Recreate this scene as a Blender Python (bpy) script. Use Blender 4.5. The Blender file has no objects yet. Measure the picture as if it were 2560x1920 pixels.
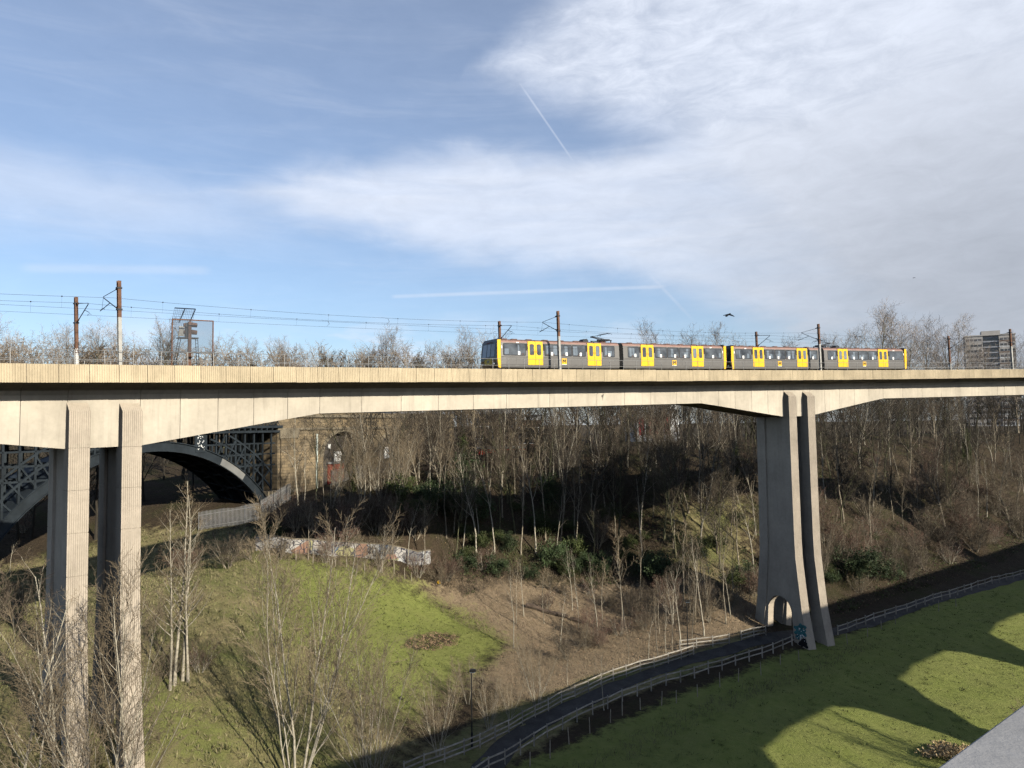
import bpy, math, random
import numpy as np
from mathutils import Matrix, Vector

S = bpy.context.scene
C = S.collection
R = math.radians

# ------------------------------------------------------------------ camera
F_PX, PITCH, ROLL = 1834.85, 0.056194, 0.0133      # focal length for a 2560 px wide picture, radians
cam_d = bpy.data.cameras.new('camera')
cam_d.sensor_width = 36.0
cam_d.lens = 36.0 * F_PX / 2560.0
cam_d.clip_start = 0.05
cam_d.clip_end = 8000.0
cam = bpy.data.objects.new('camera', cam_d)
C.objects.link(cam)
_up0 = Vector((0, -math.sin(PITCH), math.cos(PITCH)))
_x0 = Vector((1, 0, 0))
_right = _x0 * math.cos(ROLL) - _up0 * math.sin(ROLL)
_up = _x0 * math.sin(ROLL) + _up0 * math.cos(ROLL)
_back = _right.cross(_up)
cam.matrix_world = Matrix(((_right.x, _up.x, _back.x, 0), (_right.y, _up.y, _back.y, 0), (_right.z, _up.z, _back.z, 0), (0, 0, 0, 1)))
S.camera = cam

# ------------------------------------------------------------------ light
SUN_AZ, SUN_EL = R(134.5), R(25.2)                 # clockwise from +Y
sun_dir = Vector((math.sin(SUN_AZ) * math.cos(SUN_EL), math.cos(SUN_AZ) * math.cos(SUN_EL), math.sin(SUN_EL)))
sl = bpy.data.lights.new('sun', 'SUN')
sl.energy = 5.0
sl.angle = R(0.55)
sl.color = (1.0, 0.93, 0.80)
so = bpy.data.objects.new('sun', sl)
so.rotation_euler = sun_dir.to_track_quat('Z', 'Y').to_euler()
so.location = (60, -120, 90)
C.objects.link(so)

S.view_settings.view_transform = 'Standard'
S.view_settings.look = 'None'
S.view_settings.gamma = 1.0
S.view_settings.exposure = 0.50
S.view_settings.use_curve_mapping = False
S.render.engine = 'CYCLES'
S.cycles.max_bounces = 3
S.cycles.diffuse_bounces = 0
S.cycles.glossy_bounces = 2
S.cycles.transmission_bounces = 2
S.cycles.transparent_max_bounces = 6
S.cycles.use_denoising = True
S.cycles.denoiser = 'OPENIMAGEDENOISE'
S.cycles.denoising_prefilter = 'NONE'
S.cycles.denoising_input_passes = 'RGB_ALBEDO_NORMAL'
S.cycles.use_adaptive_sampling = True
S.cycles.adaptive_threshold = 0.02
S.cycles.use_light_tree = False
S.cycles.sample_clamp_indirect = 4.0

# ------------------------------------------------------------------ sky
W = bpy.data.worlds.new('World')
S.world = W
W.use_nodes = True
wn, wl = W.node_tree.nodes, W.node_tree.links
wn.clear()


def N(tree, typ, **kw):
    n = tree.nodes.new(typ)
    for k, v in kw.items():
        if k.startswith('i_'):
            key = k[2:]
            n.inputs[int(key) if key.isdigit() else key].default_value = v
        else:
            setattr(n, k, v)
    return n


def build_world():
    T = W.node_tree

    def m(op, a, b=None, c=None, clamp=False):
        n = N(T, 'ShaderNodeMath', operation=op, use_clamp=clamp)
        for k, v in enumerate((a, b, c)):
            if v is None:
                continue
            if isinstance(v, (int, float)):
                n.inputs[k].default_value = v
            else:
                T.links.new(v, n.inputs[k])
        return n.outputs[0]

    def sstep(v, lo, hi):
        n = N(T, 'ShaderNodeMapRange', interpolation_type='SMOOTHSTEP')
        T.links.new(v, n.inputs[0])
        n.inputs[1].default_value = lo
        n.inputs[2].default_value = hi
        return n.outputs[0]

    def curve(v, pts):          # piecewise curve: v 0..1 -> 0..1
        n = N(T, 'ShaderNodeFloatCurve')
        T.links.new(v, n.inputs[1])
        c = n.mapping.curves[0]
        c.points[0].location = pts[0]
        c.points[1].location = pts[-1]
        for p in pts[1:-1]:
            c.points.new(*p)
        n.mapping.update()
        return n.outputs[0]

    def noise(vec, scale, detail=6, rough=0.55, dist=0.0):
        n = N(T, 'ShaderNodeTexNoise', i_Scale=scale, i_Detail=detail, i_Roughness=rough, i_Distortion=dist)
        T.links.new(vec, n.inputs['Vector'])
        return n.outputs['Fac']

    sky = N(T, 'ShaderNodeTexSky', sky_type='NISHITA', sun_disc=False, sun_elevation=SUN_EL, sun_rotation=SUN_AZ,
            air_density=1.0, dust_density=0.5, ozone_density=4.5)
    tc = N(T, 'ShaderNodeTexCoord')
    sep = N(T, 'ShaderNodeSeparateXYZ')
    T.links.new(tc.outputs['Generated'], sep.inputs[0])
    x, y, z = sep.outputs
    az = m('ARCTAN2', x, y)                 # radians, 0 = +Y, right positive
    el = m('ARCSINE', z)
    # flattened cloud-layer coordinates: wisps stretched along the wind
    comb = N(T, 'ShaderNodeCombineXYZ')
    T.links.new(m('MULTIPLY', az, 1.0), comb.inputs[0])
    T.links.new(m('MULTIPLY', el, 2.6), comb.inputs[1])
    warp = noise(comb.outputs[0], 3.0, 3, 0.6)
    warp2 = noise(comb.outputs[0], 9.0, 4, 0.62, 0.6)
    w = m('ADD', m('MULTIPLY', m('SUBTRACT', warp, 0.5), 0.07), m('MULTIPLY', m('SUBTRACT', warp2, 0.5), 0.035))
    ew = m('ADD', el, w)
    a01 = m('MULTIPLY_ADD', az, 1 / 2.0, 0.5, clamp=True)     # -1..1 rad -> 0..1

    def A(d):
        return R(d) / 2 + 0.5

    def E(d):
        return R(d)
    # long tapering sheet across the middle of the sky: upper and lower edge by azimuth
    up1 = curve(a01, [(0, .30), (A(-38), .24), (A(-23.5), E(17.3)), (A(-17), E(19.8)), (A(-8), E(21.2)), (A(8), E(21.6)), (A(35), E(23)), (1, .4)])
    lo1 = curve(a01, [(0, .28), (A(-38), .235), (A(-23.5), E(16.6)), (A(-14), E(14.2)), (A(-5), E(12.4)), (A(8), E(10.6)), (A(20), E(6)), (A(35), E(1)), (1, 0)])
    d1 = m('MINIMUM', m('SUBTRACT', up1, ew), m('SUBTRACT', ew, lo1))
    m1 = sstep(d1, -0.008, 0.05)
    # fleecy bank at the upper right
    up2 = curve(a01, [(0, 0), (A(-6), E(22)), (A(-2.6), E(27)), (A(3), E(30.5)), (A(10), E(34)), (A(20), E(40)), (1, .98)])
    lo2 = curve(a01, [(0, .3), (A(-6), E(27.5)), (A(-2.6), E(26.2)), (A(2), E(24.2)), (A(8), E(22.0)), (A(14), E(19.5)), (A(35), E(4)), (1, 0)])
    d2 = m('MINIMUM', m('SUBTRACT', up2, ew), m('SUBTRACT', ew, lo2))
    m2 = m('MULTIPLY', sstep(d2, -0.02, 0.06), m('MULTIPLY', sstep(el, E(58), E(34)), sstep(az, 1.6, 0.9)))  # bank fades out beyond the view, lowering the light in shade
    fleece = noise(comb.outputs[0], 14.0, 5, 0.66, 0.4)
    m2 = m('MULTIPLY', m2, m('MULTIPLY_ADD', fleece, 1.1, 0.30, clamp=True))
    # thin veil, cleared overhead to cut sky fill in shade; low cumulus near the horizon
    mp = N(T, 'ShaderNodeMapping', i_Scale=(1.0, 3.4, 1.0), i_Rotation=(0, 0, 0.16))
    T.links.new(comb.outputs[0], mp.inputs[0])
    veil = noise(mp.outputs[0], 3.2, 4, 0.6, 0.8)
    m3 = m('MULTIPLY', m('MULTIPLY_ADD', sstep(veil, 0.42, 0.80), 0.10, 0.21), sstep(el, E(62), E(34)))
    leftveil = m('MULTIPLY', sstep(m('ABSOLUTE', m('SUBTRACT', ew, E(15.5))), 0.07, 0.0), 0.42)
    leftveil = m('MULTIPLY', leftveil, sstep(az, -0.2, -0.5))
    mp2 = N(T, 'ShaderNodeMapping', i_Scale=(1.0, 1.15, 1.0))
    T.links.new(comb.outputs[0], mp2.inputs[0])
    cum = noise(mp2.outputs[0], 9.0, 4, 0.55)
    m4 = m('MULTIPLY', m('MULTIPLY', sstep(cum, 0.50, 0.62), sstep(el, E(9.5), E(5.0))), 0.55)
    hz = m('MULTIPLY', sstep(el, E(7), E(-2)), 0.35)
    # right side of the sky greys over
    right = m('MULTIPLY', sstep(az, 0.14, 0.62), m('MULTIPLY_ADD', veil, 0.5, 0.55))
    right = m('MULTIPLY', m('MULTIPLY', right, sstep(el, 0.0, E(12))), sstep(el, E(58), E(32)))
    right = m('MULTIPLY', right, sstep(az, 1.6, 0.9))  # grey cover ends out of view to hold the ambient light down

    # contrails: thin great-circle segments
    def dirv(d, e):
        return Vector((math.sin(R(d)) * math.cos(R(e)), math.cos(R(d)) * math.cos(R(e)), math.sin(R(e))))
    trails = None
    for (d0, e0, d1_, e1, wd, st) in ((1.0, 25.4, 5.0, 20.1, 0.0012, .30), (-9.3, 10.0, 12.0, 10.4, 0.0024, .30), (10.9, 11.3, 13.8, 8.0, 0.0020, .25), (-34, 10.6, -22.5, 11.4, 0.0050, .22)):
        p0, p1 = dirv(d0, e0), dirv(d1_, e1)
        nrm = p0.cross(p1).normalized()
        mid = (p0 + p1).normalized()
        half = math.cos(p0.angle(p1) / 2)
        dn = N(T, 'ShaderNodeVectorMath', operation='DOT_PRODUCT')
        T.links.new(tc.outputs['Generated'], dn.inputs[0])
        dn.inputs[1].default_value = nrm
        dm = N(T, 'ShaderNodeVectorMath', operation='DOT_PRODUCT')
        T.links.new(tc.outputs['Generated'], dm.inputs[0])
        dm.inputs[1].default_value = mid
        k = m('MULTIPLY', sstep(m('ABSOLUTE', dn.outputs['Value']), wd * 1.6, wd * 0.2), sstep(dm.outputs['Value'], half - 0.0006, half + 0.0012))
        k = m('MULTIPLY', k, m('MULTIPLY_ADD', warp2, st, st * 0.5))
        trails = k if trails is None else m('MAXIMUM', trails, k)

    def over(a, b):              # 1-(1-a)(1-b)
        return m('SUBTRACT', 1.0, m('MULTIPLY', m('SUBTRACT', 1.0, a), m('SUBTRACT', 1.0, b)))
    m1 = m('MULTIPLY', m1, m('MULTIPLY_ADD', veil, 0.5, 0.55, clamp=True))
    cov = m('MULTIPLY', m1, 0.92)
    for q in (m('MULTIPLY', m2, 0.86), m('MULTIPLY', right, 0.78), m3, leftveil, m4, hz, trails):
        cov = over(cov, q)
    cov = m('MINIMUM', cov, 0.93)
    # cloud brightness: white where lit, greyer in the thick veil to the right and low down
    grey = m('MULTIPLY', sstep(az, 0.05, 0.60), sstep(el, E(30), E(8)))
    lum = m('MULTIPLY_ADD', grey, -0.42, 1.0)
    lum = m('MULTIPLY', lum, m('MULTIPLY_ADD', fleece, 0.34, 0.84))
    ccol = N(T, 'ShaderNodeCombineColor')
    T.links.new(m('MULTIPLY', lum, CLOUD[0]), ccol.inputs[0])
    T.links.new(m('MULTIPLY', lum, CLOUD[1]), ccol.inputs[1])
    T.links.new(m('MULTIPLY', lum, CLOUD[2]), ccol.inputs[2])
    mix = N(T, 'ShaderNodeMix', data_type='RGBA')
    T.links.new(cov, mix.inputs[0])
    T.links.new(sky.outputs[0], mix.inputs[6])
    T.links.new(ccol.outputs[0], mix.inputs[7])
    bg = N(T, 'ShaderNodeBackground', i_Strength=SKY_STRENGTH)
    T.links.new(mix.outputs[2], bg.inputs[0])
    out = N(T, 'ShaderNodeOutputWorld')
    T.links.new(bg.outputs[0], out.inputs[0])


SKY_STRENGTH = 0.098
CLOUD = (6.0, 6.4, 7.25)
build_world()
W.cycles.sampling_method = 'MANUAL'
W.cycles.sample_map_resolution = 512

# ------------------------------------------------------------------ helpers
rng = np.random.default_rng(7)
random.seed(7)


class MB:
    """collects geometry; build() links it as one mesh object"""

    def __init__(self):
        self.v, self.f, self.m, self.n = [], [], [], 0

    def add(self, v, f, mi=0):
        v = np.asarray(v, float).reshape(-1, 3)
        self.v.append(v)
        n = self.n
        self.f += [tuple(n + k for k in q) for q in f]
        self.m += [mi] * len(f)
        self.n += len(v)
        return self

    def box(self, x0, x1, y0, y1, z0, z1, mi=0, nx=1):
        xs = np.linspace(x0, x1, nx + 1)
        v, f = [], []
        for x in xs:
            v += [(x, y0, z0), (x, y1, z0), (x, y1, z1), (x, y0, z1)]
        for k in range(nx):
            a, b = 4 * k, 4 * k + 4
            for j in range(4):
                f.append((a + j, b + j, b + (j + 1) % 4, a + (j + 1) % 4))
        f += [(0, 1, 2, 3), (4 * nx + 3, 4 * nx + 2, 4 * nx + 1, 4 * nx)]
        return self.add(v, f, mi)

    def bar(self, p, q, w, h=None, mi=0, up=(0, 0, 1)):
        """box beam from p to q"""
        h = h or w
        p, q = Vector(p), Vector(q)
        d = (q - p).normalized()
        u = Vector(up)
        if abs(d.dot(u)) > .95:
            u = Vector((1, 0, 0))
        a = d.cross(u).normalized() * (w / 2)
        b = a.cross(d).normalized() * (h / 2)
        v = []
        for c in (p, q):
            v += [c + a + b, c - a + b, c - a - b, c + a - b]
        return self.add([tuple(t) for t in v], [(0, 1, 5, 4), (1, 2, 6, 5), (2, 3, 7, 6), (3, 0, 4, 7), (3, 2, 1, 0), (4, 5, 6, 7)], mi)

    def tube(self, pts, rad, n=6, mi=0, cap=True):
        pts = np.asarray(pts, float)
        rad = np.broadcast_to(np.asarray(rad, float), (len(pts),))
        d = pts[-1] - pts[0]
        d = d / (np.linalg.norm(d) + 1e-9)
        u = np.array((1., 0, 0)) if abs(d[2]) > .8 else np.array((0, 0, 1.))
        a = np.cross(d, u)
        a /= np.linalg.norm(a) + 1e-9
        b = np.cross(d, a)
        th = np.arange(n) * 2 * math.pi / n
        ring = np.cos(th)[:, None] * a + np.sin(th)[:, None] * b
        v = (pts[:, None, :] + rad[:, None, None] * ring[None]).reshape(-1, 3)
        f = []
        for k in range(len(pts) - 1):
            for j in range(n):
                f.append((k * n + j, k * n + (j + 1) % n, (k + 1) * n + (j + 1) % n, (k + 1) * n + j))
        if cap:
            f.append(tuple(range(n))[::-1])
            f.append(tuple((len(pts) - 1) * n + j for j in range(n)))
        return self.add(v, f, mi)

    def prism(self, poly, axis, lo, hi, mi=0):
        """extrude a 2D polygon; axis 0: poly is (y,z); axis 1: (x,z); axis 2: (x,y)"""
        n = len(poly)
        v = []
        for c in (lo, hi):
            for a, b in poly:
                v.append((c, a, b) if axis == 0 else (a, c, b) if axis == 1 else (a, b, c))
        f = [(j, (j + 1) % n, n + (j + 1) % n, n + j) for j in range(n)]
        f += [tuple(range(n))[::-1], tuple(range(n, 2 * n))]
        return self.add(v, f, mi)

    def build(self, name, mats, parent=None, fn=None, smooth=False, data_only=False):
        v = np.concatenate(self.v) if self.v else np.zeros((0, 3))
        if fn is not None:
            v = fn(v)
        if parent is not None:
            v = v - np.array(base_of(parent))
        me = bpy.data.meshes.new(name)
        me.from_pydata(v.tolist(), [], self.f)
        if not isinstance(mats, (list, tuple)):
            mats = [mats]
        for k in mats:
            me.materials.append(k)
        if len(mats) > 1:
            me.polygons.foreach_set('material_index', self.m)
        if smooth:
            me.polygons.foreach_set('use_smooth', [True] * len(me.polygons))
        bm_fix(me)
        if data_only:
            return me
        o = bpy.data.objects.new(name, me)
        C.objects.link(o)
        if parent is not None:
            o.parent = parent
        return o


def bm_fix(me):
    import bmesh
    bm = bmesh.new()
    bm.from_mesh(me)
    bmesh.ops.recalc_face_normals(bm, faces=bm.faces)
    bm.to_mesh(me)
    bm.free()
    me.update()


_base = {}


def base_of(o):
    while o.parent is not None:
        o = o.parent
    return _base.get(o.name, tuple(o.location))


def thing(name, label, cat, loc=(0, 0, 0), group=None):
    o = bpy.data.objects.new(name, None)
    o.empty_display_size = .3
    C.objects.link(o)
    o.location = loc
    _base[o.name] = tuple(loc)
    tag(o, label, cat, group)
    return o


def tag(o, label=None, cat=None, group=None, kind=None):
    if label:
        o['label'] = label
    if cat:
        o['category'] = cat
    if group:
        o['group'] = group
    if kind:
        o['kind'] = kind
    return o


def share(name, me, parent, M):
    o = bpy.data.objects.new(name, me)
    C.objects.link(o)
    o.parent = parent
    o.matrix_local = M
    return o


# ------------------------------------------------------------------ materials
MATS = {}


def mat(name, col, rough=.8, var=.15, scale=1.0, tint=None, streak=0., bump=0., metal=0., spec=.3, rand=0., brick=None, fine=0.):
    """procedural surface: colour with noise, darker streaks running down, random shift per object"""
    mt = bpy.data.materials.new(name)
    mt.use_nodes = True
    T = mt.node_tree
    b = T.nodes['Principled BSDF']
    b.inputs['Roughness'].default_value = rough
    b.inputs['Metallic'].default_value = metal
    b.inputs['Specular IOR Level'].default_value = spec
    geo = N(T, 'ShaderNodeNewGeometry')
    pos = geo.outputs['Position']

    def mixc(fac, a, c, typ='MIX'):
        n = N(T, 'ShaderNodeMix', data_type='RGBA', blend_type=typ)
        for k, v in ((0, fac), (6, a), (7, c)):
            if isinstance(v, (int, float)):
                n.inputs[k].default_value = v
            elif isinstance(v, tuple):
                n.inputs[k].default_value = (*v, 1)
            else:
                T.links.new(v, n.inputs[k])
        return n.outputs[2]
    lo = tuple(c * (1 - var) for c in col)
    hi = tuple(min(c * (1 + var), 1) for c in (tint or col))
    nz = N(T, 'ShaderNodeTexNoise', i_Scale=scale, i_Detail=7, i_Roughness=.6)
    T.links.new(pos, nz.inputs['Vector'])
    rp = N(T, 'ShaderNodeMapRange', i_1=.32, i_2=.68)
    T.links.new(nz.outputs['Fac'], rp.inputs[0])
    c = mixc(rp.outputs[0], lo, hi)
    if fine:
        n2 = N(T, 'ShaderNodeTexNoise', i_Scale=scale * 9, i_Detail=4, i_Roughness=.7)
        T.links.new(pos, n2.inputs['Vector'])
        r2 = N(T, 'ShaderNodeMapRange', i_1=.3, i_2=.7, i_3=1 - fine, i_4=1 + fine)
        T.links.new(n2.outputs['Fac'], r2.inputs[0])
        cc = N(T, 'ShaderNodeCombineColor')
        for k in range(3):
            T.links.new(r2.outputs[0], cc.inputs[k])
        c = mixc(1.0, c, cc.outputs[0], 'MULTIPLY')
    if streak:
        mp = N(T, 'ShaderNodeMapping', i_Scale=(2.2, 2.2, .16))
        T.links.new(pos, mp.inputs[0])
        n3 = N(T, 'ShaderNodeTexNoise', i_Scale=1.3, i_Detail=6, i_Roughness=.65)
        T.links.new(mp.outputs[0], n3.inputs['Vector'])
        r3 = N(T, 'ShaderNodeMapRange', i_1=.50, i_2=.78, i_3=0., i_4=streak)
        T.links.new(n3.outputs['Fac'], r3.inputs[0])
        c = mixc(r3.outputs[0], c, tuple(k * .45 for k in col))
    if brick:
        bt = N(T, 'ShaderNodeTexBrick', i_Scale=1.0)
        bt.inputs['Brick Width'].default_value = brick[0]
        bt.inputs['Row Height'].default_value = brick[1]
        bt.inputs['Mortar Size'].default_value = .025
        bt.inputs['Color1'].default_value = (.75, .75, .75, 1)
        bt.inputs['Color2'].default_value = (1.15, 1.1, 1.0, 1)
        bt.inputs['Mortar'].default_value = (.45, .45, .45, 1)
        sx = N(T, 'ShaderNodeSeparateXYZ')
        T.links.new(pos, sx.inputs[0])
        mm = N(T, 'ShaderNodeVectorMath', operation='DOT_PRODUCT')
        T.links.new(pos, mm.inputs[0])
        mm.inputs[1].default_value = (brick[2], brick[3], 0)
        cb = N(T, 'ShaderNodeCombineXYZ')
        T.links.new(mm.outputs['Value'], cb.inputs[0])
        T.links.new(sx.outputs[2], cb.inputs[1])
        T.links.new(cb.outputs[0], bt.inputs[0])
        c = mixc(1.0, c, bt.outputs[0], 'MULTIPLY')
    if rand:
        oi = N(T, 'ShaderNodeObjectInfo')
        r4 = N(T, 'ShaderNodeMapRange', i_3=1 - rand, i_4=1 + rand)
        T.links.new(oi.outputs['Random'], r4.inputs[0])
        cc = N(T, 'ShaderNodeCombineColor')
        for k in range(3):
            T.links.new(r4.outputs[0], cc.inputs[k])
        c = mixc(1.0, c, cc.outputs[0], 'MULTIPLY')
    T.links.new(c, b.inputs['Base Color'])
    if bump:
        bp_ = N(T, 'ShaderNodeBump', i_Strength=bump, i_Distance=.05)
        n5 = N(T, 'ShaderNodeTexNoise', i_Scale=scale * 6, i_Detail=6, i_Roughness=.7)
        T.links.new(pos, n5.inputs['Vector'])
        T.links.new(n5.outputs['Fac'], bp_.inputs['Height'])
        T.links.new(bp_.outputs[0], b.inputs['Normal'])
    MATS[name] = mt
    return mt


conc_web = mat('pale_concrete', (.455, .405, .325), .85, .16, .30, streak=.45, rand=.06, fine=.06)
conc_panel = mat('cream_ribbed_concrete', (.47, .385, .255), .85, .15, .5, streak=.55, rand=.08, fine=.06)
conc_pier = mat('fluted_pier_concrete', (.41, .35, .275), .9, .12, .4, streak=.25, fine=.08)
galv = mat('galvanised_steel', (.26, .255, .245), .5, .15, 2., metal=.3)
rust = mat('rusty_steel', (.125, .066, .042), .85, .35, 3., fine=.2)
mast_white = mat('weathered_pale_paint', (.36, .35, .32), .7, .15, 2., streak=.3)
dark_steel = mat('dark_steel', (.03, .033, .04), .6, .2, 2.)
wire_m = mat('dull_copper_wire', (.035, .04, .05), .5, .1, 2.)
iron = mat('blue_grey_ironwork', (.020, .026, .031), .6, .3, .6, streak=.4, fine=.15, spec=.2)
iron_pale = mat('repainted_grey_iron', (.17, .17, .16), .6, .15, .8)
stone = mat('sandstone_masonry', (.155, .122, .078), .95, .35, .35, tint=(.215, .17, .11), streak=.5, fine=.2, brick=(1.1, .42, .477, .879))
stone_dressed = mat('dressed_sandstone', (.165, .138, .095), .95, .3, .6, streak=.5, fine=.2)
dark_infill = mat('dark_brick_infill', (.055, .048, .042), .95, .3, .8, fine=.2)  # arch infill, much darker than the wall stone
wood_fence = mat('weathered_fence_timber', (.27, .245, .205), .9, .3, 2.5, fine=.3, rand=.25)
asphalt = mat('dark_path_asphalt', (.050, .046, .042), .95, .35, .8, fine=.3)
black_paint = mat('black_gloss_paint', (.012, .012, .013), .35, .1, 1., spec=.5)
white_m = mat('white_notice', (.75, .75, .72), .8, .05, 1.)

# ------------------------------------------------------------------ viaduct alignment
L = 1.62                                    # length of one parapet panel
VP = dict(X0=5.93416509, Y0=67.16550528, psi=1.01074432, k1=0.0028492, k2=2.20334e-05, z0=5.0352864, g=0.02382666, vc=-2.6267e-05)
_i = np.linspace(-45, 130, 175 * 8 + 1)
_kap = VP['k1'] + VP['k2'] * (np.clip(_i, -10, 80) - 26)
_ds = L / 8
_th = np.concatenate([[0], np.cumsum((_kap[1:] + _kap[:-1]) / 2 * _ds)])
_th += VP['psi'] - np.interp(26, _i, _th)
_dx, _dy = np.sin(_th) * _ds, np.cos(_th) * _ds
_bx = np.concatenate([[0], np.cumsum((_dx[1:] + _dx[:-1]) / 2)])
_by = np.concatenate([[0], np.cumsum((_dy[1:] + _dy[:-1]) / 2)])
_bx += VP['X0'] - np.interp(26, _i, _bx)
_by += VP['Y0'] - np.interp(26, _i, _by)


def BP(v):
    """(station s, offset o away from the near parapet face, height over parapet top) -> world"""
    v = np.asarray(v, float).reshape(-1, 3)
    i = v[:, 0] / L
    t = np.interp(i, _i, _th)
    c = np.clip(i, -30, 90) - 26
    zt = VP['z0'] + VP['g'] * c * L + VP['vc'] * (c * L) ** 2
    return np.c_[np.interp(i, _i, _bx) - np.cos(t) * v[:, 1], np.interp(i, _i, _by) + np.sin(t) * v[:, 1], zt + v[:, 2]]


def bp(s, o=0., z=0.):
    return BP([(s, o, z)])[0]


def heading(s):
    return float(np.interp(s / L, _i, _th))


# ------------------------------------------------------------------ terrain
def px_ray(x, y):
    """direction in the place seen at a picture point (2560 x 1920), scaled to unit depth"""
    a, b = x - 1280, 960 - y
    c, s = math.cos(ROLL), math.sin(ROLL)
    u, v = a * c + b * s, -a * s + b * c
    c, s = math.cos(PITCH), math.sin(PITCH)
    d = np.array([u, F_PX * c - v * s, F_PX * s + v * c])
    return d / d[1]


TD, TN = np.array((.777, .629)), np.array((-.629, .777))     # along / across the valley


def ts(t, s):
    return TD * t + TN * s


CP = [(-48, 71, -17.3), (-40.6, 76.5, -15.8), (-34, 81, -14.8), (-27.9, 81.5, -13.4), (-56.4, 83.5, -16.2), (-44.5, 89, -14.6), (-36.1, 90, -12.6), (-33.1, 91.5, -12.3),
      (-26, 70.5, -16.2), (-23.6, 64, -18.1), (-20, 54.5, -21.1), (-14.0, 91.0, -19.2), (-11.9, 77.0, -21.9), (-10, 65, -23.8), (-8.8, 57, -24.2),
      (-18.4, 88.5, -15.3), (-21.5, 82.0, -15.6), (-17.8, 68.0, -19.3), (-14.9, 57, -22.3), (-23.0, 84.5, -14.1), (-6.5, 104.0, -19.0), (-12.7, 96.0, -17.2), (-19.5, 94.0, -9.6), (-12.9, 99.0, -9.5), (-4.8, 107.0, -11), (-4.7, 103.5, -15.5), (-31.8, 60, -16.9), (-26.4, 50, -20.2),
      (-41.3, 60, -18.8), (-32, 47, -20.6), (-28.7, 91.0, -11.4), (-28.3, 104, -9.2), (-24.5, 118, -8.4), (-19, 124, -7.6), (-42.8, 95, -11.6), (-60, 100, -10), (-80, 90, -13), (-70, 60, -18),
      (-12, 46, -25), (-4, 55, -25), (15, 68, -25), (33, 82, -25), (24, 76, -25), (18, 60, -25.4), (22, 56, -26.1), (36, 60, -26.9), (40, 66, -26.4), (50, 70, -26.7), (0, 30, -26.5), (40, 20, -27.8), (-40, 10, -24), (-50, 35, -21), (0, 0, -27.5), (-60, -40, -26), (60, -40, -28),
      (0, 83, -25), (6, 80, -25), (0, 93, -22.4), (0, 100, -20.2), (0, 106, -16.4), (0, 112, -11.3), (0, 118, -8.6), (0, 132, -8), (0, 150, -6.5),
      (22.9, 95, -19.8), (25.6, 91.6, -21.8), (15, 88, -25), (15, 93, -24.5), (16.3, 97.0, -21.9), (18.0, 106.0, -17.9), (19.7, 115.0, -11.9), (21.0, 122.0, -7.0), (25, 150, -5), (-20, 140, -6), (-40, 130, -6), (-70, 130, -6), (-30, 170, -4.5), (-90, 160, -4.5)]
for t_ in (88, 100, 120, 145, 175, 210):
    f_ = {88: 4, 100: 0}.get(t_, 0)
    for s_, z_ in ((12, -27.8), (24, -26.9), (38, -25.4), (44.5, -25), (50 + f_, -24.2), (58 + f_, -18.8), (66 + f_, -13.0), (75 + f_, -7.8), (84 + f_, -5.2), (110, -4.3), (150, -4)):
        p_ = ts(t_, s_)
        CP.append((p_[0], p_[1], z_))
CP = np.array(CP, float)


def _tps(r2):
    return .5 * r2 * np.log(r2 + 1e-9)


_d2 = ((CP[:, None, :2] - CP[None, :, :2]) ** 2).sum(2)
_n = len(CP)
_A = np.zeros((_n + 3, _n + 3))
_A[:_n, :_n] = _tps(_d2) + np.eye(_n) * 8.0
_A[:_n, _n] = 1
_A[:_n, _n + 1:] = CP[:, :2]
_A[_n:, :_n] = _A[:_n, _n:].T
_w = np.linalg.solve(_A, np.concatenate([CP[:, 2], [0, 0, 0]]))


def ground(x, y):
    x, y = np.asarray(x, float).ravel(), np.asarray(y, float).ravel()
    z = np.empty(len(x))
    for k in range(0, len(x), 4000):
        a, b = x[k:k + 4000], y[k:k + 4000]
        r2 = (a[:, None] - CP[:, 0]) ** 2 + (b[:, None] - CP[:, 1]) ** 2
        z[k:k + 4000] = _tps(r2) @ _w[:_n] + _w[_n] + _w[_n + 1] * a + _w[_n + 2] * b
    # beyond the surveyed ground the plateau and the valley carry on level
    t, s = x * TD[0] + y * TD[1], x * TN[0] + y * TN[1]
    far = np.clip((np.hypot(x - 20, y - 90) - 125) / 60, 0, 1)
    lvl = np.where(s > 60, -4.3, np.where(s < 48, -25.5 - np.clip(42 - s, 0, 30) * .1, -25.5 + (s - 48) / 12 * 21.2))
    far = far * far * (3 - 2 * far)
    z = z * (1 - far) + lvl * far
    # the left-hand end sinks towards the burn, small bumps everywhere
    z = z + .10 * np.sin(x * .9 + 1.3 * np.sin(y * .31)) * np.sin(y * .7 + x * .21) + .05 * np.sin(x * 2.3) * np.sin(y * 2.9)
    return np.clip(z, -29.5, -3.0)


def gz(x, y):
    return float(ground([x], [y])[0])


_Yr = np.arange(24, 330, .4)


def hit(px, py):
    """point of the ground seen at a picture point"""
    r = px_ray(px, py)
    dz = r[2] * _Yr - ground(r[0] * _Yr, _Yr)
    k = np.nonzero(dz < 0)[0]
    k = k[0] if len(k) else len(_Yr) - 1
    if k > 0:
        f = dz[k - 1] / (dz[k - 1] - dz[k])
        Y = _Yr[k - 1] + f * (_Yr[k] - _Yr[k - 1])
    else:
        Y = _Yr[0]
    return np.array((r[0] * Y, Y, gz(r[0] * Y, Y)))


def at(px, py, Y):
    return px_ray(px, py) * Y


def grid_axis(lo, hi, a, b, fine):
    """fine steps between a and b, growing outside"""
    c = list(np.arange(a, b + 1e-6, fine))
    st = fine
    while c[-1] < hi:
        st *= 1.28
        c.append(c[-1] + st)
    st = fine
    while c[0] > lo:
        st *= 1.28
        c.insert(0, c[0] - st)
    return np.array(c)


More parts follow.
